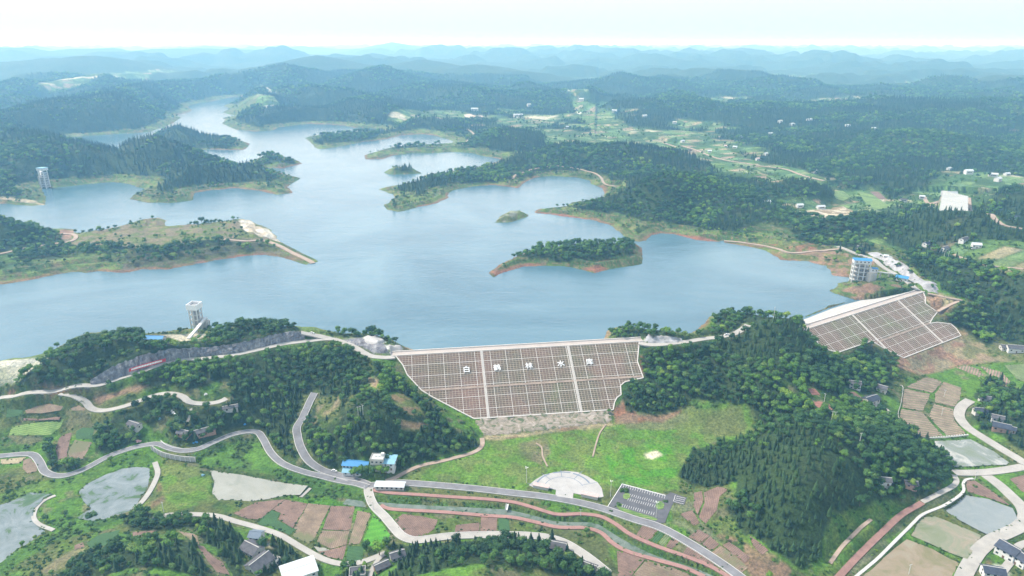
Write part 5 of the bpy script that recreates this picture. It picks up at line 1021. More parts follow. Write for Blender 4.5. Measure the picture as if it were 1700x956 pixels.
# stone apron at the toe of the first dam
mb = MB(); t0 = [(787,695),(850,691),(930,686),(1018,679)]; t1 = [(803,722),(856,717),(932,710),(1014,700)]
o1 = Vector((float(D1.o[0]), float(D1.o[1]), 0)); row = []
for (a, b), (c, e) in zip(t0, t1):
    s, w_ = dam_hit(D1, a, b); A = Vector(dam_pt(D1, s, w_, -.2))-o1; x, y = unp(c, e, -38.3); Bq = Vector((x, y, -38.3))-o1; row.append((A, Bq))

# the five characters
import os
nrm1 = Vector((D1.n[0]*D1.slope, D1.n[1]*D1.slope, 1)).normalized(); xa = Vector((D1.u[0], D1.u[1], 0)).normalized(); ya = nrm1.cross(xa).normalized()
for ch, (a, b) in zip('白鹤林水库', [(774.5,614.5),(825,611.5),(878,608.5),(931,605),(978.5,602)]):
    cu = bpy.data.curves.new('character', 'FONT'); cu.body = ch; cu.size = 7.4; cu.extrude = .3; cu.offset = .06; cu.align_x = 'CENTER'; cu.align_y = 'CENTER'; cu.resolution_u = 3
    to = bpy.data.objects.new('character', cu); link(to); bpy.context.view_layer.update()
    me = bpy.data.meshes.new_from_object(to); bpy.data.objects.remove(to); me.materials.clear(); me.materials.append(M['white_paint'])
    s, w_ = dam_hit(D1, a, b); o = part('character', me, None, r1_); base_ = Vector(dam_pt(D1, s, w_, 1.1))-o1
    co = [v.co for v in me.vertices]; cx = (min(q.x for q in co)+max(q.x for q in co))/2; cyy = (min(q.y for q in co)+max(q.y for q in co))/2
    for v in me.vertices: v.co = xa*(v.co.x-cx)+ya*(v.co.y-cyy)+nrm1*v.co.z
    o.location = base_
# ------------------------------------------------------------------ cut rock face
mb = MB(); F_ = spline([tuple(np.array(f)) for f in cut_foot], 2.0); Tt = spline(cut_top, 2.0); nn = 170; rows = 9
def resamp(Q, n): c = np.r_[0, np.cumsum(np.linalg.norm(np.diff(Q, axis=0), axis=1))]; t = np.linspace(0, c[-1], n); return np.c_[[np.interp(t, c, Q[:, k]) for k in range(3)]].T
F_ = resamp(F_, nn); Tt = resamp(Tt, nn); vs = []
for j in range(rows):
    k = j/(rows-1); Q = F_*(1-k)+Tt*k; Q[:, 2] = F_[:, 2]*(1-k)+Tt[:, 2]*k-(2.0 if j == 0 else 0); nz = (fbm(np.arange(nn)*2.2, np.full(nn, j*3.0), 6, 4, 301)-.5)*5.0*(.3+k*(1.6-k))
    rr_ = np.hypot(Q[:, 0], Q[:, 1]); Q[:, 0] += Q[:, 0]/rr_*nz; Q[:, 1] += Q[:, 1]/rr_*nz; Q[:, 2] += (fbm(np.arange(nn)*2.2, np.full(nn, 50.), 9, 3, 303)-.5)*4*k; vs.append(Q)
B_ = vs[-1].copy(); rr_ = np.hypot(B_[:, 0], B_[:, 1]); B_[:, 0] *= (rr_+7)/rr_; B_[:, 1] *= (rr_+7)/rr_; B_[:, 2] -= 3; vs.append(B_); V = np.array(vs)
mb.add(V.reshape(-1, 3), [(j*nn+i, j*nn+i+1, (j+1)*nn+i+1, (j+1)*nn+i) for j in range(rows) for i in range(nn-1)])
solo('rock_cut', mb, 'rock', 'long grey rock face cut into the hill above the lake road', 'rock face')
# red banner on the rock
b0 = []
for a, b_, c in [(214,617.5,612.5),(230,612.5,607),(246,608,602.5),(262,603.5,598),(275,600,595)]:
    i = np.argmin([abs(850+FPX*q[0]/(q[1]*_cp-(q[2]-CAMZ)*_sp)-a) for q in F_]); Dd = math.hypot(F_[i][0], F_[i][1])-2.5; b0.append((Vector(unpd(a, b_, Dd)), Vector(unpd(a, c, Dd))))
mb = MB(); mw = MB(); O = b0[0][0].copy()
for i, ((a, b_), (c, d)) in enumerate(zip(b0[:-1], b0[1:])):
    q = [v-O for v in (a, c, d, b_)]; bk = [v+Vector((0, .3, 0)) for v in q]; mb.add(q+bk, [(0,1,2,3),(7,6,5,4),(0,4,5,1),(2,6,7,3),(1,5,6,2),(3,7,4,0)])
    lo, hi = .27, .80; t0_, t1_ = (.25, 1) if i == 0 else ((0, .55) if i == 3 else (0, 1)); L0 = q[0].lerp(q[1], t0_); L1 = q[0].lerp(q[1], t1_); U0 = q[3].lerp(q[2], t0_); U1 = q[3].lerp(q[2], t1_); f_ = Vector((0, -.12, 0))
    for k in range(6):
        ta, tb = k/6+.015, (k+1)/6-.015; A = L0.lerp(L1, ta); Bq = L0.lerp(L1, tb); C_ = U0.lerp(U1, tb); D_ = U0.lerp(U1, ta); mw.add([A.lerp(D_, lo)+f_, Bq.lerp(C_, lo)+f_, Bq.lerp(C_, hi)+f_, A.lerp(D_, hi)+f_], [(0,1,2,3)])
t = thing('banner', 'long red and white banner hung on the grey rock cut', 'banner', O); part('cloth', mb, 'red_cloth', t); part('white_panel', mw, 'white_paint', t)
# rubble retaining slope beside the second dam
def draped_wall(px, name, label, cat, mat, lift=.9, step=2.5, rough=1.0):
    Q = pxp(px); c = Q.mean(0); x0, y0 = Q.min(0)-2; x1, y1 = Q.max(0)+2; gx, gy = np.meshgrid(np.arange(x0, x1, step), np.arange(y0, y1, step)); ins = inside(gx, gy, Q); z = samp(gx, gy)+lift+(fbm(gx, gy, 5, 3, 311)-.5)*rough; z = np.where(ins, z, samp(gx, gy)-1.5)
    cell = ins[:-1, :-1] | ins[1:, :-1] | ins[:-1, 1:] | ins[1:, 1:]; me = grid_mesh(name, gx, gy, z, cell); me.materials.append(M[mat]); me.flip_normals() if False else None
    o = bpy.data.objects.new(name, me); link(o)
    if cat: o['label'] = label; o['category'] = cat
    else: o['kind'] = 'structure'
    return o
draped_wall([(1440,421),(1458,419),(1485,430),(1508,441),(1522,455),(1534,466),(1556,471),(1557,487),(1540,484),(1526,474),(1498,456),(1470,439)], 'masonry_slope', 'curving pale stone slope protection behind the second dam', 'stone slope', 'stone', .9, 2.5, .8)
draped_wall([(787,696),(850,692),(930,687),(1018,680),(1015,701),(932,711),(856,719),(803,723)], 'toe_apron', 'pale stone apron spotted with bushes along the toe of the first dam', 'stone apron', 'riprap', .7, 2.0, .8)
draped_wall([(562,563),(600,562),(636,572),(645,582),(635,587),(618,586),(600,576),(580,569)], 'rock_wall', 'dark grey rock wall behind the bend at the dam end', 'rock wall', 'rock', 1.0, 1.6, 3.0)
draped_wall([(1070,567),(1075,557),(1085,561),(1100,558),(1118,560),(1133,563),(1134,568),(1110,570),(1085,570)], 'rubble_bank', 'heap of pale grey rubble at the right end of the first dam', 'rubble', 'stone', 1.6, 1.6, 4.0)
draped_wall([(603,562),(625,559),(639,566),(626,574),(608,570)], 'viewing_platform', 'white paved lookout above the dark rock wall', 'platform', 'white_paving', 2.0, 1.5, .1)
draped_wall([(644,574),(662,574),(670,582),(668,588),(648,588)], 'shotcrete_bank', 'white sprayed concrete bank at the left end of the first dam', 'concrete bank', 'white_paving', 1.2, 1.5, 2.5)
# ------------------------------------------------------------------ plaza and parking lot
flat_poly('plaza', pl_xy, pl_z, 'white_paving', .12, 'white half round plaza beside the main road')
pc = np.array(hit(936, 812)[:2]); pz = pl_z(*pc)+.145
def ring(r0, r1, a0, a1, n=40):
    vs = []; 
    for k in range(n+1):
        a = a0+(a1-a0)*k/n; vs += [(pc[0]+math.cos(a)*r0, pc[1]+math.sin(a)*r0, pz), (pc[0]+math.cos(a)*r1, pc[1]+math.sin(a)*r1, pz)]
    return vs, [(2*k, 2*k+1, 2*k+3, 2*k+2) for k in range(n)]
mb = MB(); mb.add(*ring(15.2, 15.7, .25, 2.95)); mb.add(*ring(21.4, 22.8, .35, 1.15)); mb.add(*ring(21.4, 22.8, 1.25, 1.9)); mb.add(*ring(21.4, 22.8, 2.05, 2.8))
for a in (.3, .95, 1.6, 2.25, 2.9): p0 = pc+np.array((math.cos(a), math.sin(a)))*15.7; p1 = pc+np.array((math.cos(a), math.sin(a)))*29; mb.beam((*p0, pz), (*p1, pz), .5, .004)
struct('plaza_paving_bands', mb.mesh('plaza_paving_bands', 'bronze_blue'), 'grey blue paving bands inlaid in the white plaza')
def shelter(p0, p1, label):
    a = np.array(hit(*p0)); b = np.array(hit(*p1)); L = math.hypot(*(b-a)[:2]); rz = math.atan2(b[1]-a[1], b[0]-a[0]); t = thing('bench_shelter', label, 'shelter', ((a+b)/2).tolist(), rz, 'shelters on the plaza')
    part('roof', MB().box((0, 1.2, 2.7), (L, 4.4, .3)), 'pink_stone', t); part('back_wall', MB().box((0, -.6, 1.3), (L-.8, .3, 2.5)), 'grey_wall', t); part('bench', MB().box((0, 1.0, .45), (L-2, .6, .5)), 'pale_concrete', t)
    for k in range(4): part('post', MB().box((-L/2+.5+k*(L-1)/3, 3.0, 1.3), (.3, .3, 2.6)), 'white_wall', t)
    return t
shelter((884.5,809), (911,814), 'low pink topped shelter on the left wing of the white plaza'); shelter((964,823.5), (993,830), 'low pink topped shelter on the right wing of the white plaza')
flat_poly('parking_lot', pk_xy, pk_z, 'lot_asphalt', .10, 'dark asphalt parking lot right of the plaza')
def pkp(a, b): x, y, _ = hit(a, b); return Vector((x, y, pk_z(x, y)+.13))
mb = MB()
def bays(p0, p1, depth_px, n, cross=True):
    a = pkp(*p0); b = pkp(*p1); dv = pkp(p0[0]+depth_px[0], p0[1]+depth_px[1])-a
    for k in range(n+1): q = a.lerp(b, k/n); mb.beam(q, q+dv, .16, .004)
    if cross: mb.beam(a, b, .16, .004)
bays((1036,805.5), (1104,823.5), (-1.8,4.6), 17); bays((1047,820.5), (1089,831.5), (-2.2,4.2), 12, False); bays((1044,827), (1088,838.5), (-2.3,4.6), 12, False); bays((1034.5,837.5), (1086,851.5), (-2,4.6), 14, False)
mb.beam(pkp(1121,822.5), pkp(1118,833), .2, .004)
for k in range(4): mb.beam(pkp(1123.5-k*1.3, 824.5+k*3), pkp(1138-k*1, 828+k*3), .2, .004)
mb.beam(pkp(1033,803.7), pkp(1008,842), .35, .004); mb.beam(pkp(1033,803.7), pkp(1105,822.6), .45, .004)
struct('parking_markings', mb.mesh('parking_markings', 'white_paint'), 'white bay markings painted on the parking lot')
def isle(pts, label): 
    Q = np.array([hit(*p)[:2] for p in pts]); flat_poly('planted_island', Q, pk_z, 'crop_y', .22, label)
isle([(1034,823),(1038,819),(1045,820),(1046,827),(1040,830),(1035,828)], 'rounded grass island at the left end of the middle bays'); isle([(1090,833),(1098,833),(1103,838),(1101,845),(1093,847),(1088,842)], 'rounded grass island at the right end of the middle bays')
isle([(1024,839),(1028,836),(1034,838),(1030,842),(1060,852),(1086,859.5),(1092,863),(1088,865),(1060,858),(1030,848),(1024,843)], 'long grass verge between the parking bays and the main road')
def lamp(px, py, label, H_=14):
    x, y, z = hit(px, py); t = thing('street_lamp', label, 'street lamp', (x, y, z), 0, 'tall lamps round the plaza')
    part('base', MB().tube((0,0,-.5), (0,0,.4), .45, .4, 10), 'pale_concrete', t); part('pole', MB().tube((0,0,.3), (0,0,H_), .2, .11, 8), 'white_wall', t)
    mb = MB()
    for k in range(8): a0 = k*math.pi/4; a1 = a0+math.pi/4; mb.beam((math.cos(a0)*.8, math.sin(a0)*.8, H_), (math.cos(a1)*.8, math.sin(a1)*.8, H_), .1)
    for k in range(3): a0 = k*2.09; mb.beam((0,0,H_-.4), (math.cos(a0)*.8, math.sin(a0)*.8, H_), .08)
    part('head_ring', mb, 'steel', t)
    for k in range(3): a0 = k*2.09; part('lamp_head', MB().box((math.cos(a0)*.95, math.sin(a0)*.95, H_+.1), (.75, .45, .25), a0), 'white_paint', t)
lamp(874,801,'tall white lamp post in the grass left of the plaza'); lamp(1013.5,824,'tall white lamp post between the plaza and the parking lot'); lamp(1089,860,'tall white lamp post inside the parking lot')
# ------------------------------------------------------------------ buildings
def building(px, py, L, Wd, h, rz, label, name='farmhouse', cat='house', roof='gable', rm='grey_tiles', wm='white_wall', storeys=1, wins=3, door=True, sink=3.0, extra=None, z=None, rh=None, group=None):
    x, y, zz = hit(px, py); zz = zz if z is None else z; t = thing(name, label, cat, (x, y, zz), R(rz), group); far = math.hypot(x, y) > 1150
    part('wall', MB().box((0, 0, (h-sink)/2), (L, Wd, h+sink)), wm, t)
    e = .7; rh = (Wd*.26 if rh is None else rh)
    if roof == 'gable':
        th = .28; mb = MB(); l2, w2 = L/2+e, Wd/2+e; s_ = rh*e/(Wd/2)
        for sg in (-1, 1): mb.add([(-l2, sg*w2, h-s_), (l2, sg*w2, h-s_), (l2, 0, h+rh), (-l2, 0, h+rh), (-l2, sg*w2, h-s_+th), (l2, sg*w2, h-s_+th), (l2, 0, h+rh+th), (-l2, 0, h+rh+th)], [(0,1,2,3),(7,6,5,4),(0,4,5,1),(1,5,6,2),(3,2,6,7),(0,3,7,4)])
        rf = part('roof', mb, rm, t); [part('gable', MB().add([(s_*L/2, -Wd/2, h), (s_*L/2, Wd/2, h), (s_*L/2, 0, h+rh)], [(0,2,1)]), wm, t) for s_ in (-1, 1)]
        if not far: part('ridge', MB().box((0, 0, h+rh+th), (2*l2, .45, .3)), 'grey_wall' if 'tiles' in rm else rm, rf)
    elif roof == 'shed': part('roof', MB().add([(-L/2-e, -Wd/2-e, h-.1), (L/2+e, -Wd/2-e, h-.1), (L/2+e, Wd/2+e, h+rh), (-L/2-e, Wd/2+e, h+rh), (-L/2-e, -Wd/2-e, h+.15), (L/2+e, -Wd/2-e, h+.15), (L/2+e, Wd/2+e, h+rh+.25), (-L/2-e, Wd/2+e, h+rh+.25)], [(3,2,1,0),(4,5,6,7),(0,1,5,4),(1,2,6,5),(2,3,7,6),(3,0,4,7)]), rm, t)
    else:
        rf = part('roof', MB().box((0, 0, h+.12), (L+.5, Wd+.5, .3)), rm, t)
        if not far:
            mb = MB()
            for s in (-1, 1): mb.box((0, s*(Wd/2), h+.6), (L+.3, .25, .8)); mb.box((s*(L/2), 0, h+.6), (.25, Wd-.3, .8))
            part('parapet', mb, wm, rf)
    if not far:
        for fl in range(storeys):
            zc = (h/storeys)*(fl+.55)
            for k in range(wins):
                if door and fl == 0 and k == wins//2: continue
                xx = -L/2+L*(k+.5)/wins; w_ = part('window', MB().box((xx, -Wd/2-.03, zc), (min(1.6, L/wins*.5), .12, 1.3)), 'dark_glass', t)
            part('window', MB().box((L/2+.03, 0, zc), (.12, 1.4, 1.2)), 'dark_glass', t); part('window', MB().box((-L/2-.03, 0, zc), (.12, 1.4, 1.2)), 'dark_glass', t)
        if door: part('door', MB().box((-L/2+L*(wins//2+.5)/wins, -Wd/2-.04, 1.05), (1.3, .12, 2.1)), 'wood_door', t)
    elif L > 7: part('window', MB().box((0, -Wd/2-.1, h*.55), (L*.6, .2, 1.2)), 'dark_glass', t)
    return t
blue = building(592,775, 21, 8, 3.6, -7, 'long low building with a sky blue roof at the wood edge above the junction', 'site_office', 'building', 'gable', 'blue_sheet', 'white_wall', 1, 7, True)
building(586,786, 15, 6.5, 3.2, -5, 'small shed with a pale blue roof beside the junction trees', 'shed', 'shed', 'gable', 'pale_blue_sheet', 'white_wall', 1, 3, False)
hs = building(628,774, 10.5, 8.5, 8.6, -3, 'two storey concrete house with flat roof between the blue roofed buildings', 'concrete_house', 'house', 'flat', 'grey_wall', 'grey_wall', 2, 3)
part('water_tank', MB().tube((-2,1,8.8), (-2,1,10.2), .7, .7, 12), 'white_paint', hs); part('water_tank', MB().tube((.6,1,8.8), (.6,1,10.2), .7, .7, 12), 'white_paint', hs); part('stair_hut', MB().box((3.6,2.6,9.8), (2.4,2.6,2.2)), 'white_wall', hs)
building(648,774, 9, 11, 6.2, -5, 'tall narrow house with a light blue roof right of the concrete house', 'blue_roofed_house', 'house', 'shed', 'pale_blue_sheet', 'white_wall', 2, 2, True, rh=.8)
sh = building(648,809.5, 22.5, 6.5, 3.3, -3, 'long white roofed open shed standing at the road junction', 'open_shed', 'shed', 'gable', 'white_sheet', 'grey_wall', 1, 6, False, rh=.7)
building(257,566, 19, 7, 3.6, -4, 'white site building with a blue roof near the left water tower', 'site_office', 'building', 'gable', 'blue_sheet', 'white_wall', 1, 5, False)
building(1497,466, 13, 7, 4.8, -38, 'white building with a blue roof at the tower bridge behind the second dam', 'gatehouse', 'building', 'gable', 'blue_sheet', 'white_wall', 1, 3)
building(427,897, 8, 7.5, 5.5, -8, 'small two storey house with a slate blue roof by the field road', 'farmhouse', 'house', 'gable', 'bronze_blue', 'white_wall', 2, 2)
building(420,916, 13, 10, 3.8, -30, 'old farmhouse with a dark roof patched by two white skylights', 'farmhouse', 'house', 'gable', 'grey_tiles', 'grey_wall', 1, 3)
building(432,940, 15, 11, 3.8, 60, 'large old farmhouse with a sagging dark roof at the bottom left', 'farmhouse', 'house', 'gable', 'grey_tiles', 'grey_wall', 1, 3)
building(452,934, 9, 6, 2.8, -20, 'roofless pale outbuilding beside the large dark roofed farmhouse', 'outbuilding', 'outbuilding', 'flat', 'pale_concrete', 'grey_wall', 1, 2)
building(497,953, 21, 15, 4.6, 28, 'big hall with a plain bright white roof at the bottom edge', 'warehouse', 'warehouse', 'gable', 'white_sheet', 'white_wall', 1, 4, rh=1.0)
building(660,926, 9, 6.5, 3.4, 25, 'dark roofed farmhouse tucked behind the roadside trees bottom centre', 'farmhouse', 'house', 'gable', 'grey_tiles', 'grey_wall', 1, 3)
building(634,944, 9, 6, 3.2, 35, 'low dark roofed hut at the fork of the village path', 'hut', 'hut', 'gable', 'grey_tiles', 'brick', 1, 2)
building(594,956, 10, 8, 3.4, 10, 'grey flat roofed shed at the bottom edge left of the village path', 'shed', 'shed', 'flat', 'grey_tiles', 'grey_wall', 1, 3)
building(925,911, 11, 8, 3.4, -15, 'old grey roofed house inside the bend of the lower road', 'farmhouse', 'house', 'gable', 'grey_tiles', 'grey_wall', 1, 3)
building(977,945, 10, 5.5, 3.2, -28, 'long grey hut under the trees at the end of the lower road', 'hut', 'hut', 'gable', 'grey_tiles', 'grey_wall', 1, 3)
building(1672,922, 12, 11, 6.2, -62, 'navy roofed two storey house with a white dormer inside the road curve', 'village_house', 'house', 'gable', 'navy_tiles', 'white_wall', 2, 3)
building(1693,935, 11, 9, 6, -75, 'navy roofed house on the far right behind the white courtyard', 'village_house', 'house', 'gable', 'navy_tiles', 'white_wall', 2, 3)
building(1646,957, 12, 8, 5.5, -15, 'navy roofed house cut by the bottom edge beside the curve', 'village_house', 'house', 'gable', 'navy_tiles', 'white_wall', 2, 3)
building(1418,643, 10, 7, 5.2, -15, 'white walled house with a dark roof at the top of the red yard', 'farmhouse', 'house', 'gable', 'grey_tiles', 'white_wall', 2, 3)
building(1463,649, 9, 7, 4.4, -40, 'weathered grey house behind the trees left of the striped fields', 'farmhouse', 'house', 'gable', 'grey_tiles', 'grey_wall', 1, 2)
building(1445,667, 14, 9, 3.8, 25, 'wide navy roofed farmhouse at the head of the pale lane', 'farmhouse', 'house', 'gable', 'navy_tiles', 'grey_wall', 1, 3)
building(1634,665, 9, 6, 3.4, -20, 'half hidden grey roof in the trees above the right wood houses', 'hut', 'hut', 'gable', 'grey_tiles', 'grey_wall', 1, 2)
building(1628,686, 12, 7, 3.6, -10, 'long low navy roofed house in the right hand wood', 'farmhouse', 'house', 'gable', 'navy_tiles', 'grey_wall', 1, 3)
building(1655,699, 9, 6, 4.4, -30, 'small house with white gable in the right hand wood', 'farmhouse', 'house', 'gable', 'grey_tiles', 'white_wall', 1, 2)
building(1661,713, 13, 9, 4.0, -30, 'hipped navy roofed farmhouse, lowest in the right hand wood', 'farmhouse', 'house', 'gable', 'navy_tiles', 'brick', 1, 3)
building(1678,716, 6, 6, 3.0, -30, 'little outbuilding beside the lowest navy roofed farmhouse', 'outbuilding', 'outbuilding', 'gable', 'navy_tiles', 'grey_wall', 1, 2)
building(1467,802, 8.5, 6, 3.6, -12, 'hut with grey roof and white wall alone in the wooded slope', 'hut', 'hut', 'gable', 'grey_tiles', 'white_wall', 1, 2)
building(1511,806, 8.5, 5.5, 2.8, -10, 'second lonely hut with plain grey roof right of the white walled one', 'hut', 'hut', 'gable', 'grey_tiles', 'brick', 1, 2)
building(224,709, 12, 6, 3.4, -25, 'dark roofed farmhouse beside the left grove', 'farmhouse', 'house', 'gable', 'grey_tiles', 'grey_wall', 1, 3)
building(341,719, 16, 6.5, 3.4, 32, 'long dark roofed barn above the curved retaining wall', 'barn', 'barn', 'gable', 'grey_tiles', 'brick', 1, 3)
building(306,722, 10, 7, 3.2, -20, 'old farmhouse with a mossy roof left of the long barn', 'farmhouse', 'house', 'gable', 'grey_tiles', 'brick', 1, 2)
building(383,680, 12, 5, 3.0, 22, 'low grey roofed shed in the trees below the lake road', 'shed', 'shed', 'gable', 'grey_tiles', 'grey_wall', 1, 2)
building(1684,583, 16, 9, 5, -12, 'white walled farmhouse with a dark roof beside the second dam fields', 'farmhouse', 'house', 'gable', 'grey_tiles', 'white_wall', 1, 3)
building(1668,580, 9, 8, 3.6, -12, 'grey outbuilding joined to the farmhouse by the second dam fields', 'outbuilding', 'outbuilding', 'gable', 'grey_tiles', 'grey_wall', 1, 2)
FARH = [(1427,413,9,7,5,'dark roofed hut on the ridge above the stone slope','grey_tiles'),(1568,416,14,9,7,'white house at the end of the valley lane behind the fir ridge','grey_tiles'),(1538,407,15,9,6,'dark roofed house left of the white valley house','navy_tiles'),(1600,400,20,9,6,'long dark roofed farm behind the fir ridge','grey_tiles'),(1620,411,14,10,8,'two storey white house among the far fields','white_sheet'),(1471,427,7,6,4,'tiny white hut above the stone slope','white_sheet'),
 (1327,344,16,10,8,'pale house left of the quarry yard','white_sheet'),(1362,346,20,10,7,'white house above the quarry yard','white_sheet'),(1274,337,12,9,6,'small white house in the pines left of the quarry yard','white_sheet'),(1258,266,18,12,8,'pink roofed house on the valley knoll','pink_stone'),(1271,258,14,10,10,'taller white house behind the pink roofed one','white_sheet'),(1178,253,14,10,8,'white house at the left edge of the valley','white_sheet'),(1133,236,16,10,8,'white house on the bank of the far valley','white_sheet'),
 (1352,287,16,11,8,'white house in the trees at the valley road bend','white_sheet'),(1364,277,14,10,7,'grey house just above the valley road bend','grey_tiles'),(1607,289,22,14,14,'tall white house in the right valley','white_sheet'),(1648,293,24,12,10,'broad white house on the far right field','white_sheet'),(1656,301,18,14,12,'pale house below the broad white one','white_sheet'),(1671,291,20,10,8,'rightmost white house in the far fields','white_sheet'),(1530,330,12,8,9,'narrow white house by the white ponds','white_sheet'),(1500,334,16,9,6,'grey roofed house left of the white ponds','grey_tiles'),(1575,282,14,10,8,'small white house at the wood edge of the right valley','white_sheet'),(1682,363,18,10,6,'dark roofed farm on the right edge below the ponds','navy_tiles'),
 (788,184,40,18,16,'big pale building at the far village centre','white_sheet'),(860,193,50,16,12,'row of white houses right of the far village centre','white_sheet'),(965,168,28,16,18,'white block in the distant valley','white_sheet'),(878,176,22,14,14,'lone white house above the far village','white_sheet'),(1315,208,26,14,10,'white house high in the wooded country','white_sheet'),(1295,203,22,14,10,'pale house beside the high white house','grey_wall'),(1345,200,40,16,8,'long pale building on the wooded plateau','white_sheet'),(1407,210,22,12,9,'white house on the plateau edge','white_sheet'),(1279,224,18,12,10,'white house below the plateau','white_sheet'),(1145,251,16,10,6,'grey roofed house by the dyke in the valley','grey_tiles'),
 (1220,246,15,10,8,'white house among the knoll trees','white_sheet'),(1205,244,12,9,7,'cream house left of the knoll trees','pink_stone'),(1230,228,16,10,8,'white roofed house above the knoll','white_sheet'),(1020,186,26,14,12,'distant white house on the right of the pale fields','white_sheet'),(940,213,20,12,10,'white house at the foot of the central hill','white_sheet'),(1070,194,24,13,10,'distant house with pale roof near the middle wood','white_sheet'),(1120,205,20,12,10,'distant grey house near the middle wood','grey_wall'),(1450,215,18,12,9,'house high on the right wooded slope','white_sheet')]
for i, (a, b, L, Wd, h, lab, rm) in enumerate(FARH): building(a, b, L*.75, Wd*.75, h*.62, random.uniform(-35, 35), lab, 'distant_house', 'house', 'gable', rm, 'white_wall', sink=4, group='houses in the far valleys')
# ------------------------------------------------------------------ water towers
def frame(mb, x0, x1, y0, y1, z0, z1, nx, ny, nf, c=.8):
    for i in range(nx+1):
        for j in range(ny+1):
            if 0 < i < nx and 0 < j < ny: continue
            mb.box((x0+(x1-x0)*i/nx, y0+(y1-y0)*j/ny, (z0+z1)/2), (c, c, z1-z0))
    for k in range(1, nf+1):
        z = z0+(z1-z0)*k/nf-.3
        for y in (y0, y1): mb.box(((x0+x1)/2, y, z), (x1-x0-c, c*.85, .7))
        for x in (x0, x1): mb.box((x, (y0+y1)/2, z), (c*.85, y1-y0-c, .7))
# left tower with the inclined gallery
bx_, by_ = unp(330, 553, 0); t = thing('intake_tower', 'tall white and grey intake tower with an inclined ramp in the near lake', 'tower', (bx_, by_, 0), R(-6))
mb = MB(); frame(mb, -4.2, 4.2, -4.5, 4.5, -6, 28, 2, 2, 6, 1.0); part('frame', mb, 'white_wall', t)
mb = MB(); mb.box((0, .8, 10), (5.6, 5.0, 34)); part('shaft', mb, 'stone', t)
mb = MB(); mb.box((0, 0, 29.9), (11.4, 11.6, 3.2)); 
for s in (-1, 1): mb.box((0, s*5.6, 32.8), (11.4, .5, 3.0)); mb.box((s*5.45, 0, 32.8), (.5, 10.6, 3.0))
part('head_block', mb, 'white_paint', t); part('machine_floor', MB().box((0, 0, 31.7), (10.2, 10.4, .3)), 'stone', t)
mb = MB(); mb.box((0, 0, 28.4), (8.8, 9.4, 1.6)); part('collar', mb, 'white_wall', t)
for k in range(5):
    mb = MB(); x = 5.4+k*1.7; top = 17-(k*.6)
    for y in (-3, 0, 3): mb.box((x, y, (top-8)/2), (.8, .8, top+8))
    mb.box((x, 0, top-.5), (.85, 7.4, .9)); mb.box((x, 0, top-6.5), (.8, 6.6, .6)); part('buttress', mb, 'grey_wall', t)
a = Vector(unpd(342, 527, 742)); b = Vector(hit(313, 563))+Vector((0,0,.6)); ti = (Matrix.Translation(t.location) @ Matrix.Rotation(R(-6), 4, 'Z')).inverted(); la = ti @ a; lb = ti @ b
part('ramp', MB().beam(la, lb, 3.2, 1.4), 'white_wall', t); mb = MB()
for k in (.3, .55, .8): p = la.lerp(lb, k); gz = 0.0; mb.box((p.x, p.y, (p.z+gz-1)/2), (1.0, 1.0, p.z-gz+1))
part('ramp_pier', mb, 'grey_wall', t)
# right tower
bx_, by_ = unp(1428, 470, 1.0); t = thing('intake_tower', 'open framed white intake tower with bright blue roof beside the second dam', 'tower', (bx_, by_, 1.0), R(-12))
mb = MB(); frame(mb, -11.5, 7.5, -3, 6, -6, 27, 3, 1, 6, 1.1); part('frame', mb, 'white_wall', t); mb = MB()
for k in range(1, 6): mb.box((-2, 1.5, -6+33*k/6-.35), (19, 8.4, .3))
mb.box((-2, 5.2, 11), (17, .4, 30)); part('floor_slabs', mb, 'grey_wall', t)
part('machine_room', MB().box((-2, 1.5, 29), (20.5, 10, 4)), 'white_wall', t)
part('roof', MB().add([(-12.8,-4,31),(8.8,-4,31),(8.8,1.5,33.2),(-12.8,1.5,33.2),(8.8,7,31),(-12.8,7,31)], [(0,1,2,3),(3,2,4,5),(0,3,5),(1,4,2),(0,5,4,1)]), 'blue_sheet', t)
for k in range(4): part('window', MB().box((-9+k*4.6, -3.55, 29), (1.5, .12, 1.6)), 'dark_glass', t)
rd = part('round_shaft', MB().tube((11, -1, -7), (11, -1, 17), 6.6, 6.6, 20), 'pale_concrete', t); cb = part('hoist_room', MB().box((12.5, -.5, 19), (9, 7, 4)), 'white_wall', t); part('roof', MB().box((14, -.5, 21.2), (7, 7.8, .5)), 'blue_sheet', cb); part('window', MB().box((11, -4.05, 19), (1.4, .12, 1.4)), 'dark_glass', cb); part('window', MB().box((15, -4.05, 19), (1.4, .12, 1.4)), 'dark_glass', cb)
ti = (Matrix.Translation(t.location) @ Matrix.Rotation(R(-12), 4, 'Z')).inverted(); a = Vector((16.5, 0, 16.8)); ex, ey, ez = hit(1490, 457); bb_ = ti @ Vector((ex, ey, ez+1.5)); part('bridge', MB().beam(a, bb_, 2.6, 1.0), 'white_wall', t)
for k in (.2, .6): p = a.lerp(bb_, k); part('bridge_pier', MB().box((p.x, p.y, p.z/2-6), (1.6, 1.2, p.z+11)), 'pale_concrete', t)
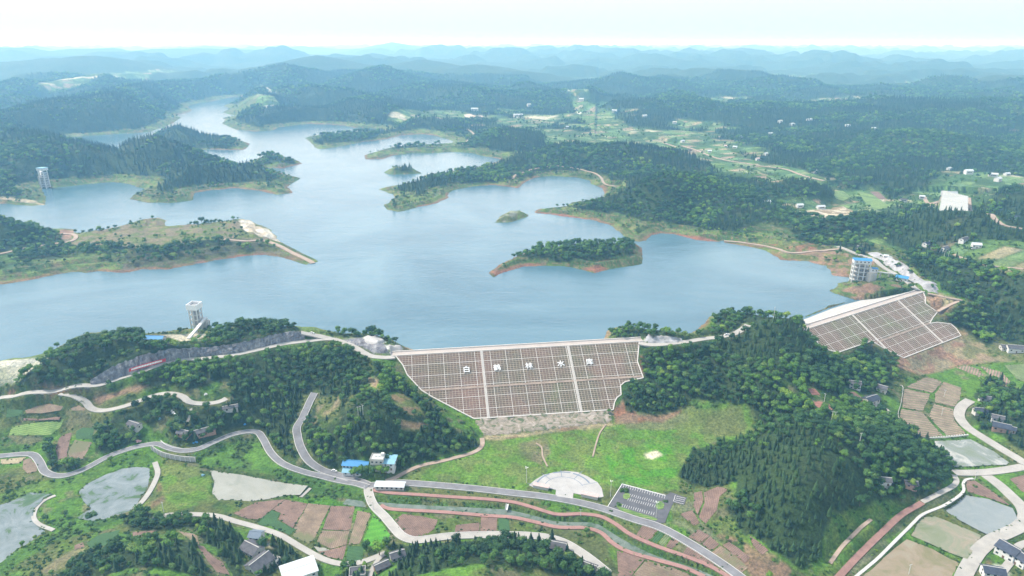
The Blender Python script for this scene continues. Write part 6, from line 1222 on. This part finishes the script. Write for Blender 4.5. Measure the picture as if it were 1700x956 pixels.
# far left tower
bx_, by_ = unp(77, 312, 0); t = thing('intake_tower', 'slim white intake tower standing in the far left bay', 'tower', (bx_, by_, 0), R(-14))
mb = MB(); frame(mb, -6, 6, -5, 5, -6, 38, 1, 1, 9, 1.5); part('frame', mb, 'white_wall', t); part('shaft', MB().box((0, 2, 14), (9.6, 5, 40)), 'stone', t); part('machine_room', MB().box((-1, 1, 40), (17, 13, 5)), 'white_wall', t); part('roof', MB().box((-1, 1, 42.9), (18, 14, .8)), 'pale_blue_sheet', t)
part('stair_shaft', MB().box((-10.5, 1, 9), (6, 8, 30)), 'pale_concrete', t); part('bridge', MB().beam((-8, 3, 25), (-34, 26, 33), 5, 2), 'white_wall', t)
mb = MB()
for k in (.35, .7): mb.box((-8-26*k, 3+23*k, 10), (2.2, 2.2, 34))
part('bridge_pier', mb, 'pale_concrete', t)
# ------------------------------------------------------------------ walls, bridges, poles, cars, small things
def wall_px(pts, H0_, th, name, label, cat, mat, base=0):
    Q = spline([np.array(hit(*p)) for p in pts], 2.0); mb = MB(); O = Vector(Q[0])
    for i in range(len(Q)-1):
        a = Vector(Q[i])-O; b = Vector(Q[i+1])-O; mb.beam(a+Vector((0,0,H0_/2-.6)), b+Vector((0,0,H0_/2-.6)), th, H0_+1.2)
    return mb, O
mb, O = wall_px([(252,746),(262,753),(276,759),(300,764),(325,766)], 4.2, .7, '', '', '', ''); t = thing('retaining_wall', 'curved white ribbed retaining wall under the winding lane', 'retaining wall', O); part('wall', mb, 'pale_concrete', t)
mb = MB(); Q = spline([np.array(hit(*p)) for p in [(252,746),(262,753),(276,759),(300,764),(325,766)]], 3.6)
for q in Q: mb.box(Vector(q)-O+Vector((0,-.5,1.6)), (.4,.5,3.9))
part('ribs', mb, 'white_wall', t)
mb, O = wall_px([(267,732),(275,739),(290,744.5),(308,746),(325,744)], 1.0, .35, '', '', '', ''); solo('low_wall', mb, 'white_wall', 'low white kerb wall on the uphill side of the winding lane', 'wall', None, O)
mb, O = wall_px([(1494,640),(1499,643),(1496,668),(1491,690),(1502,707)], .8, .4, '', '', '', ''); solo('low_wall', mb, 'pale_concrete', 'low pale kerb along the left side of the striped fields', 'wall', None, O)
mb = MB(); O = Vector(hit(1537,729)); 
for k in range(17): p = Vector(hit(1537+k*4.3, 728.5-k*.36))-O; mb.box(p+Vector((0,0,.5)), (1.3,.7,1.6))
solo('crenellated_wall', mb, 'white_wall', 'row of white posts on the dyke below the striped fields', 'fence', None, O)
mb, O = wall_px([(1540,728),(1570,727),(1608,723)], .9, .5, '', '', '', ''); solo('low_wall', mb, 'grey_wall', 'low grey wall between the striped fields and the muddy paddy', 'wall', None, O)
def bridge(p0, p1, label, wd=2.0):
    a = Vector(hit(*p0)); b = Vector(hit(*p1)); z = max(a.z, b.z)+.6; a.z = b.z = z; t = thing('footbridge', label, 'bridge', a); part('deck', MB().beam((0,0,0), b-a, wd, .4), 'white_wall', t); d = (b-a).normalized().cross(Vector((0,0,1)))*wd/2
    for s in (-1, 1): part('railing', MB().beam(d*s+Vector((0,0,.7)), b-a+d*s+Vector((0,0,.7)), .12, .9), 'white_wall', t)
bridge((840.5,851), (842.5,838), 'narrow white footbridge over the channel left of the plaza')
def pole(px, py, H_, label, arms=1, group='power poles', mat='pole_concrete'):
    x, y, z = hit(px, py); t = thing('power_pole', label, 'power pole', (x, y, z), random.uniform(-.5, .5), group); part('pole', MB().tube((0,0,-1), (0,0,H_), .24, .15, 7), mat, t)
    for k in range(arms):
        zz = H_-.5-k*1.4; ca_ = part('crossarm', MB().box((0,0,zz), (2.4,.15,.18)), 'steel', t); part('insulator', MB().tube((-1,0,zz), (-1,0,zz+.4), .09, .06, 6), 'white_paint', ca_); part('insulator', MB().tube((1,0,zz), (1,0,zz+.4), .09, .06, 6), 'white_paint', ca_)
for a, b, H_, lab in [(595,692,10,'left pole of the three on the wooded spur'),(599,691,10,'middle pole of the three on the wooded spur'),(603,689,10,'right pole of the three on the wooded spur'),(1380,700,10,'left pole of the pair on the big wooded hill'),(1385,701,10,'right pole of the pair on the big wooded hill'),(1565,436,16,'left pole of the pair on the fir ridge'),(1572,436,16,'right pole of the pair on the fir ridge'),(1427,735,9,'single pole above the dark firs on the big hill'),(1368,668,9,'pole beside the red earth patch'),(1567,659,8,'upper pole in the striped fields'),(1563,690,8,'lower pole in the striped fields'),(272,850,9,'pole by the concrete road under the white dyke'),(620,846,7,'pole at the head of the pink path'),(316,598,8,'pole beside the lake road under the rock cut'),(1508,955,9,'pole at the edge of the brown paddy'),(1618,797,8,'pole in the small red field by the road fork'),(964,856,6,'short pole between the pink path and the main road'),(1284,530,14,'mast on top of the hill beside the second dam')]: pole(a, b, H_, lab)
def car(px, py, rz, label):
    x, y, z = hit(px, py); t = thing('parked_car', label, 'car', (x, y, z+.5), R(rz)); part('body', MB().box((0,0,.62), (4.5,1.85,.62), 0, .97), 'car_paint', t); part('cabin', MB().box((-.2,0,1.2), (2.6,1.65,.6), 0, .8), 'dark_glass', t); part('roof', MB().box((-.2,0,1.53), (2.0,1.35,.08)), 'car_paint', t)
    for sx_ in (-1.4, 1.4):
        for sy_ in (-.85, .85): part('wheel', MB().tube((sx_, sy_-.12, .34), (sx_, sy_+.12, .34), .34, .34, 12), 'rubber', t)
car(555, 783, -18, 'white car parked left of the pale blue shed'); car(1206, 556.5, 15, 'white car driving on the hilltop shore road'); car(518, 554, -12, 'white car standing on the lookout road above the rock')
mb = MB(); O = Vector(hit(291,690))
for k in range(6):
    p = Vector(hit(285+k*2.6, 683+k*2.7))-O; s = thing('concrete_block', 'white concrete block, one of the zigzag row among the farm bushes', 'block', Vector(p)+O, .3*(k % 2), 'zigzag row of white blocks'); part('block', MB().box((0,0,.5), (2.2 if k % 2 else 1.4,1.0,1.2)), 'white_wall', s); part('cap', MB().box((0,0,1.2), (1.2,1.3,.2)), 'white_paint', s)
def heap(px, py, mat, lab, nm, cat, n=7, sz=1.2):
    x, y, z = hit(px, py); mb = MB(); rg = random.Random(int(px))
    for k in range(n): mb.box((rg.uniform(-2.2,2.2), rg.uniform(-1.2,1.2), .3+rg.uniform(0,.5)), (rg.uniform(.8,1.8)*sz, rg.uniform(.6,1.4)*sz, rg.uniform(.5,1.2)), rg.uniform(0,3), .7)
    solo(nm, mb, mat, lab, cat, None, (x, y, z))
heap(229, 733, 'tarp_pink', 'heap of pink and white tarpaulin beside the winding lane', 'tarpaulin_heap', 'tarpaulin'); heap(263, 696, 'pale_blue_sheet', 'small pile of pale blue sheeting in the farm bushes', 'sheet_pile', 'sheeting', 5); heap(337, 790, 'pale_blue_sheet', 'little blue fishing shelter left of the milky pond', 'fishing_shelter', 'shelter', 4, 1.0); heap(343, 655, 'white_wall', 'small white tomb stone in the bushes inside the road loop', 'tomb', 'tomb', 3); heap(324, 735, 'blue_sheet', 'blue tarpaulin beside the mossy roofed farmhouse', 'tarpaulin_heap', 'tarpaulin', 5); heap(407, 704, 'blue_sheet', 'small blue roofed box by the lane at the field corner', 'blue_box', 'box', 3)
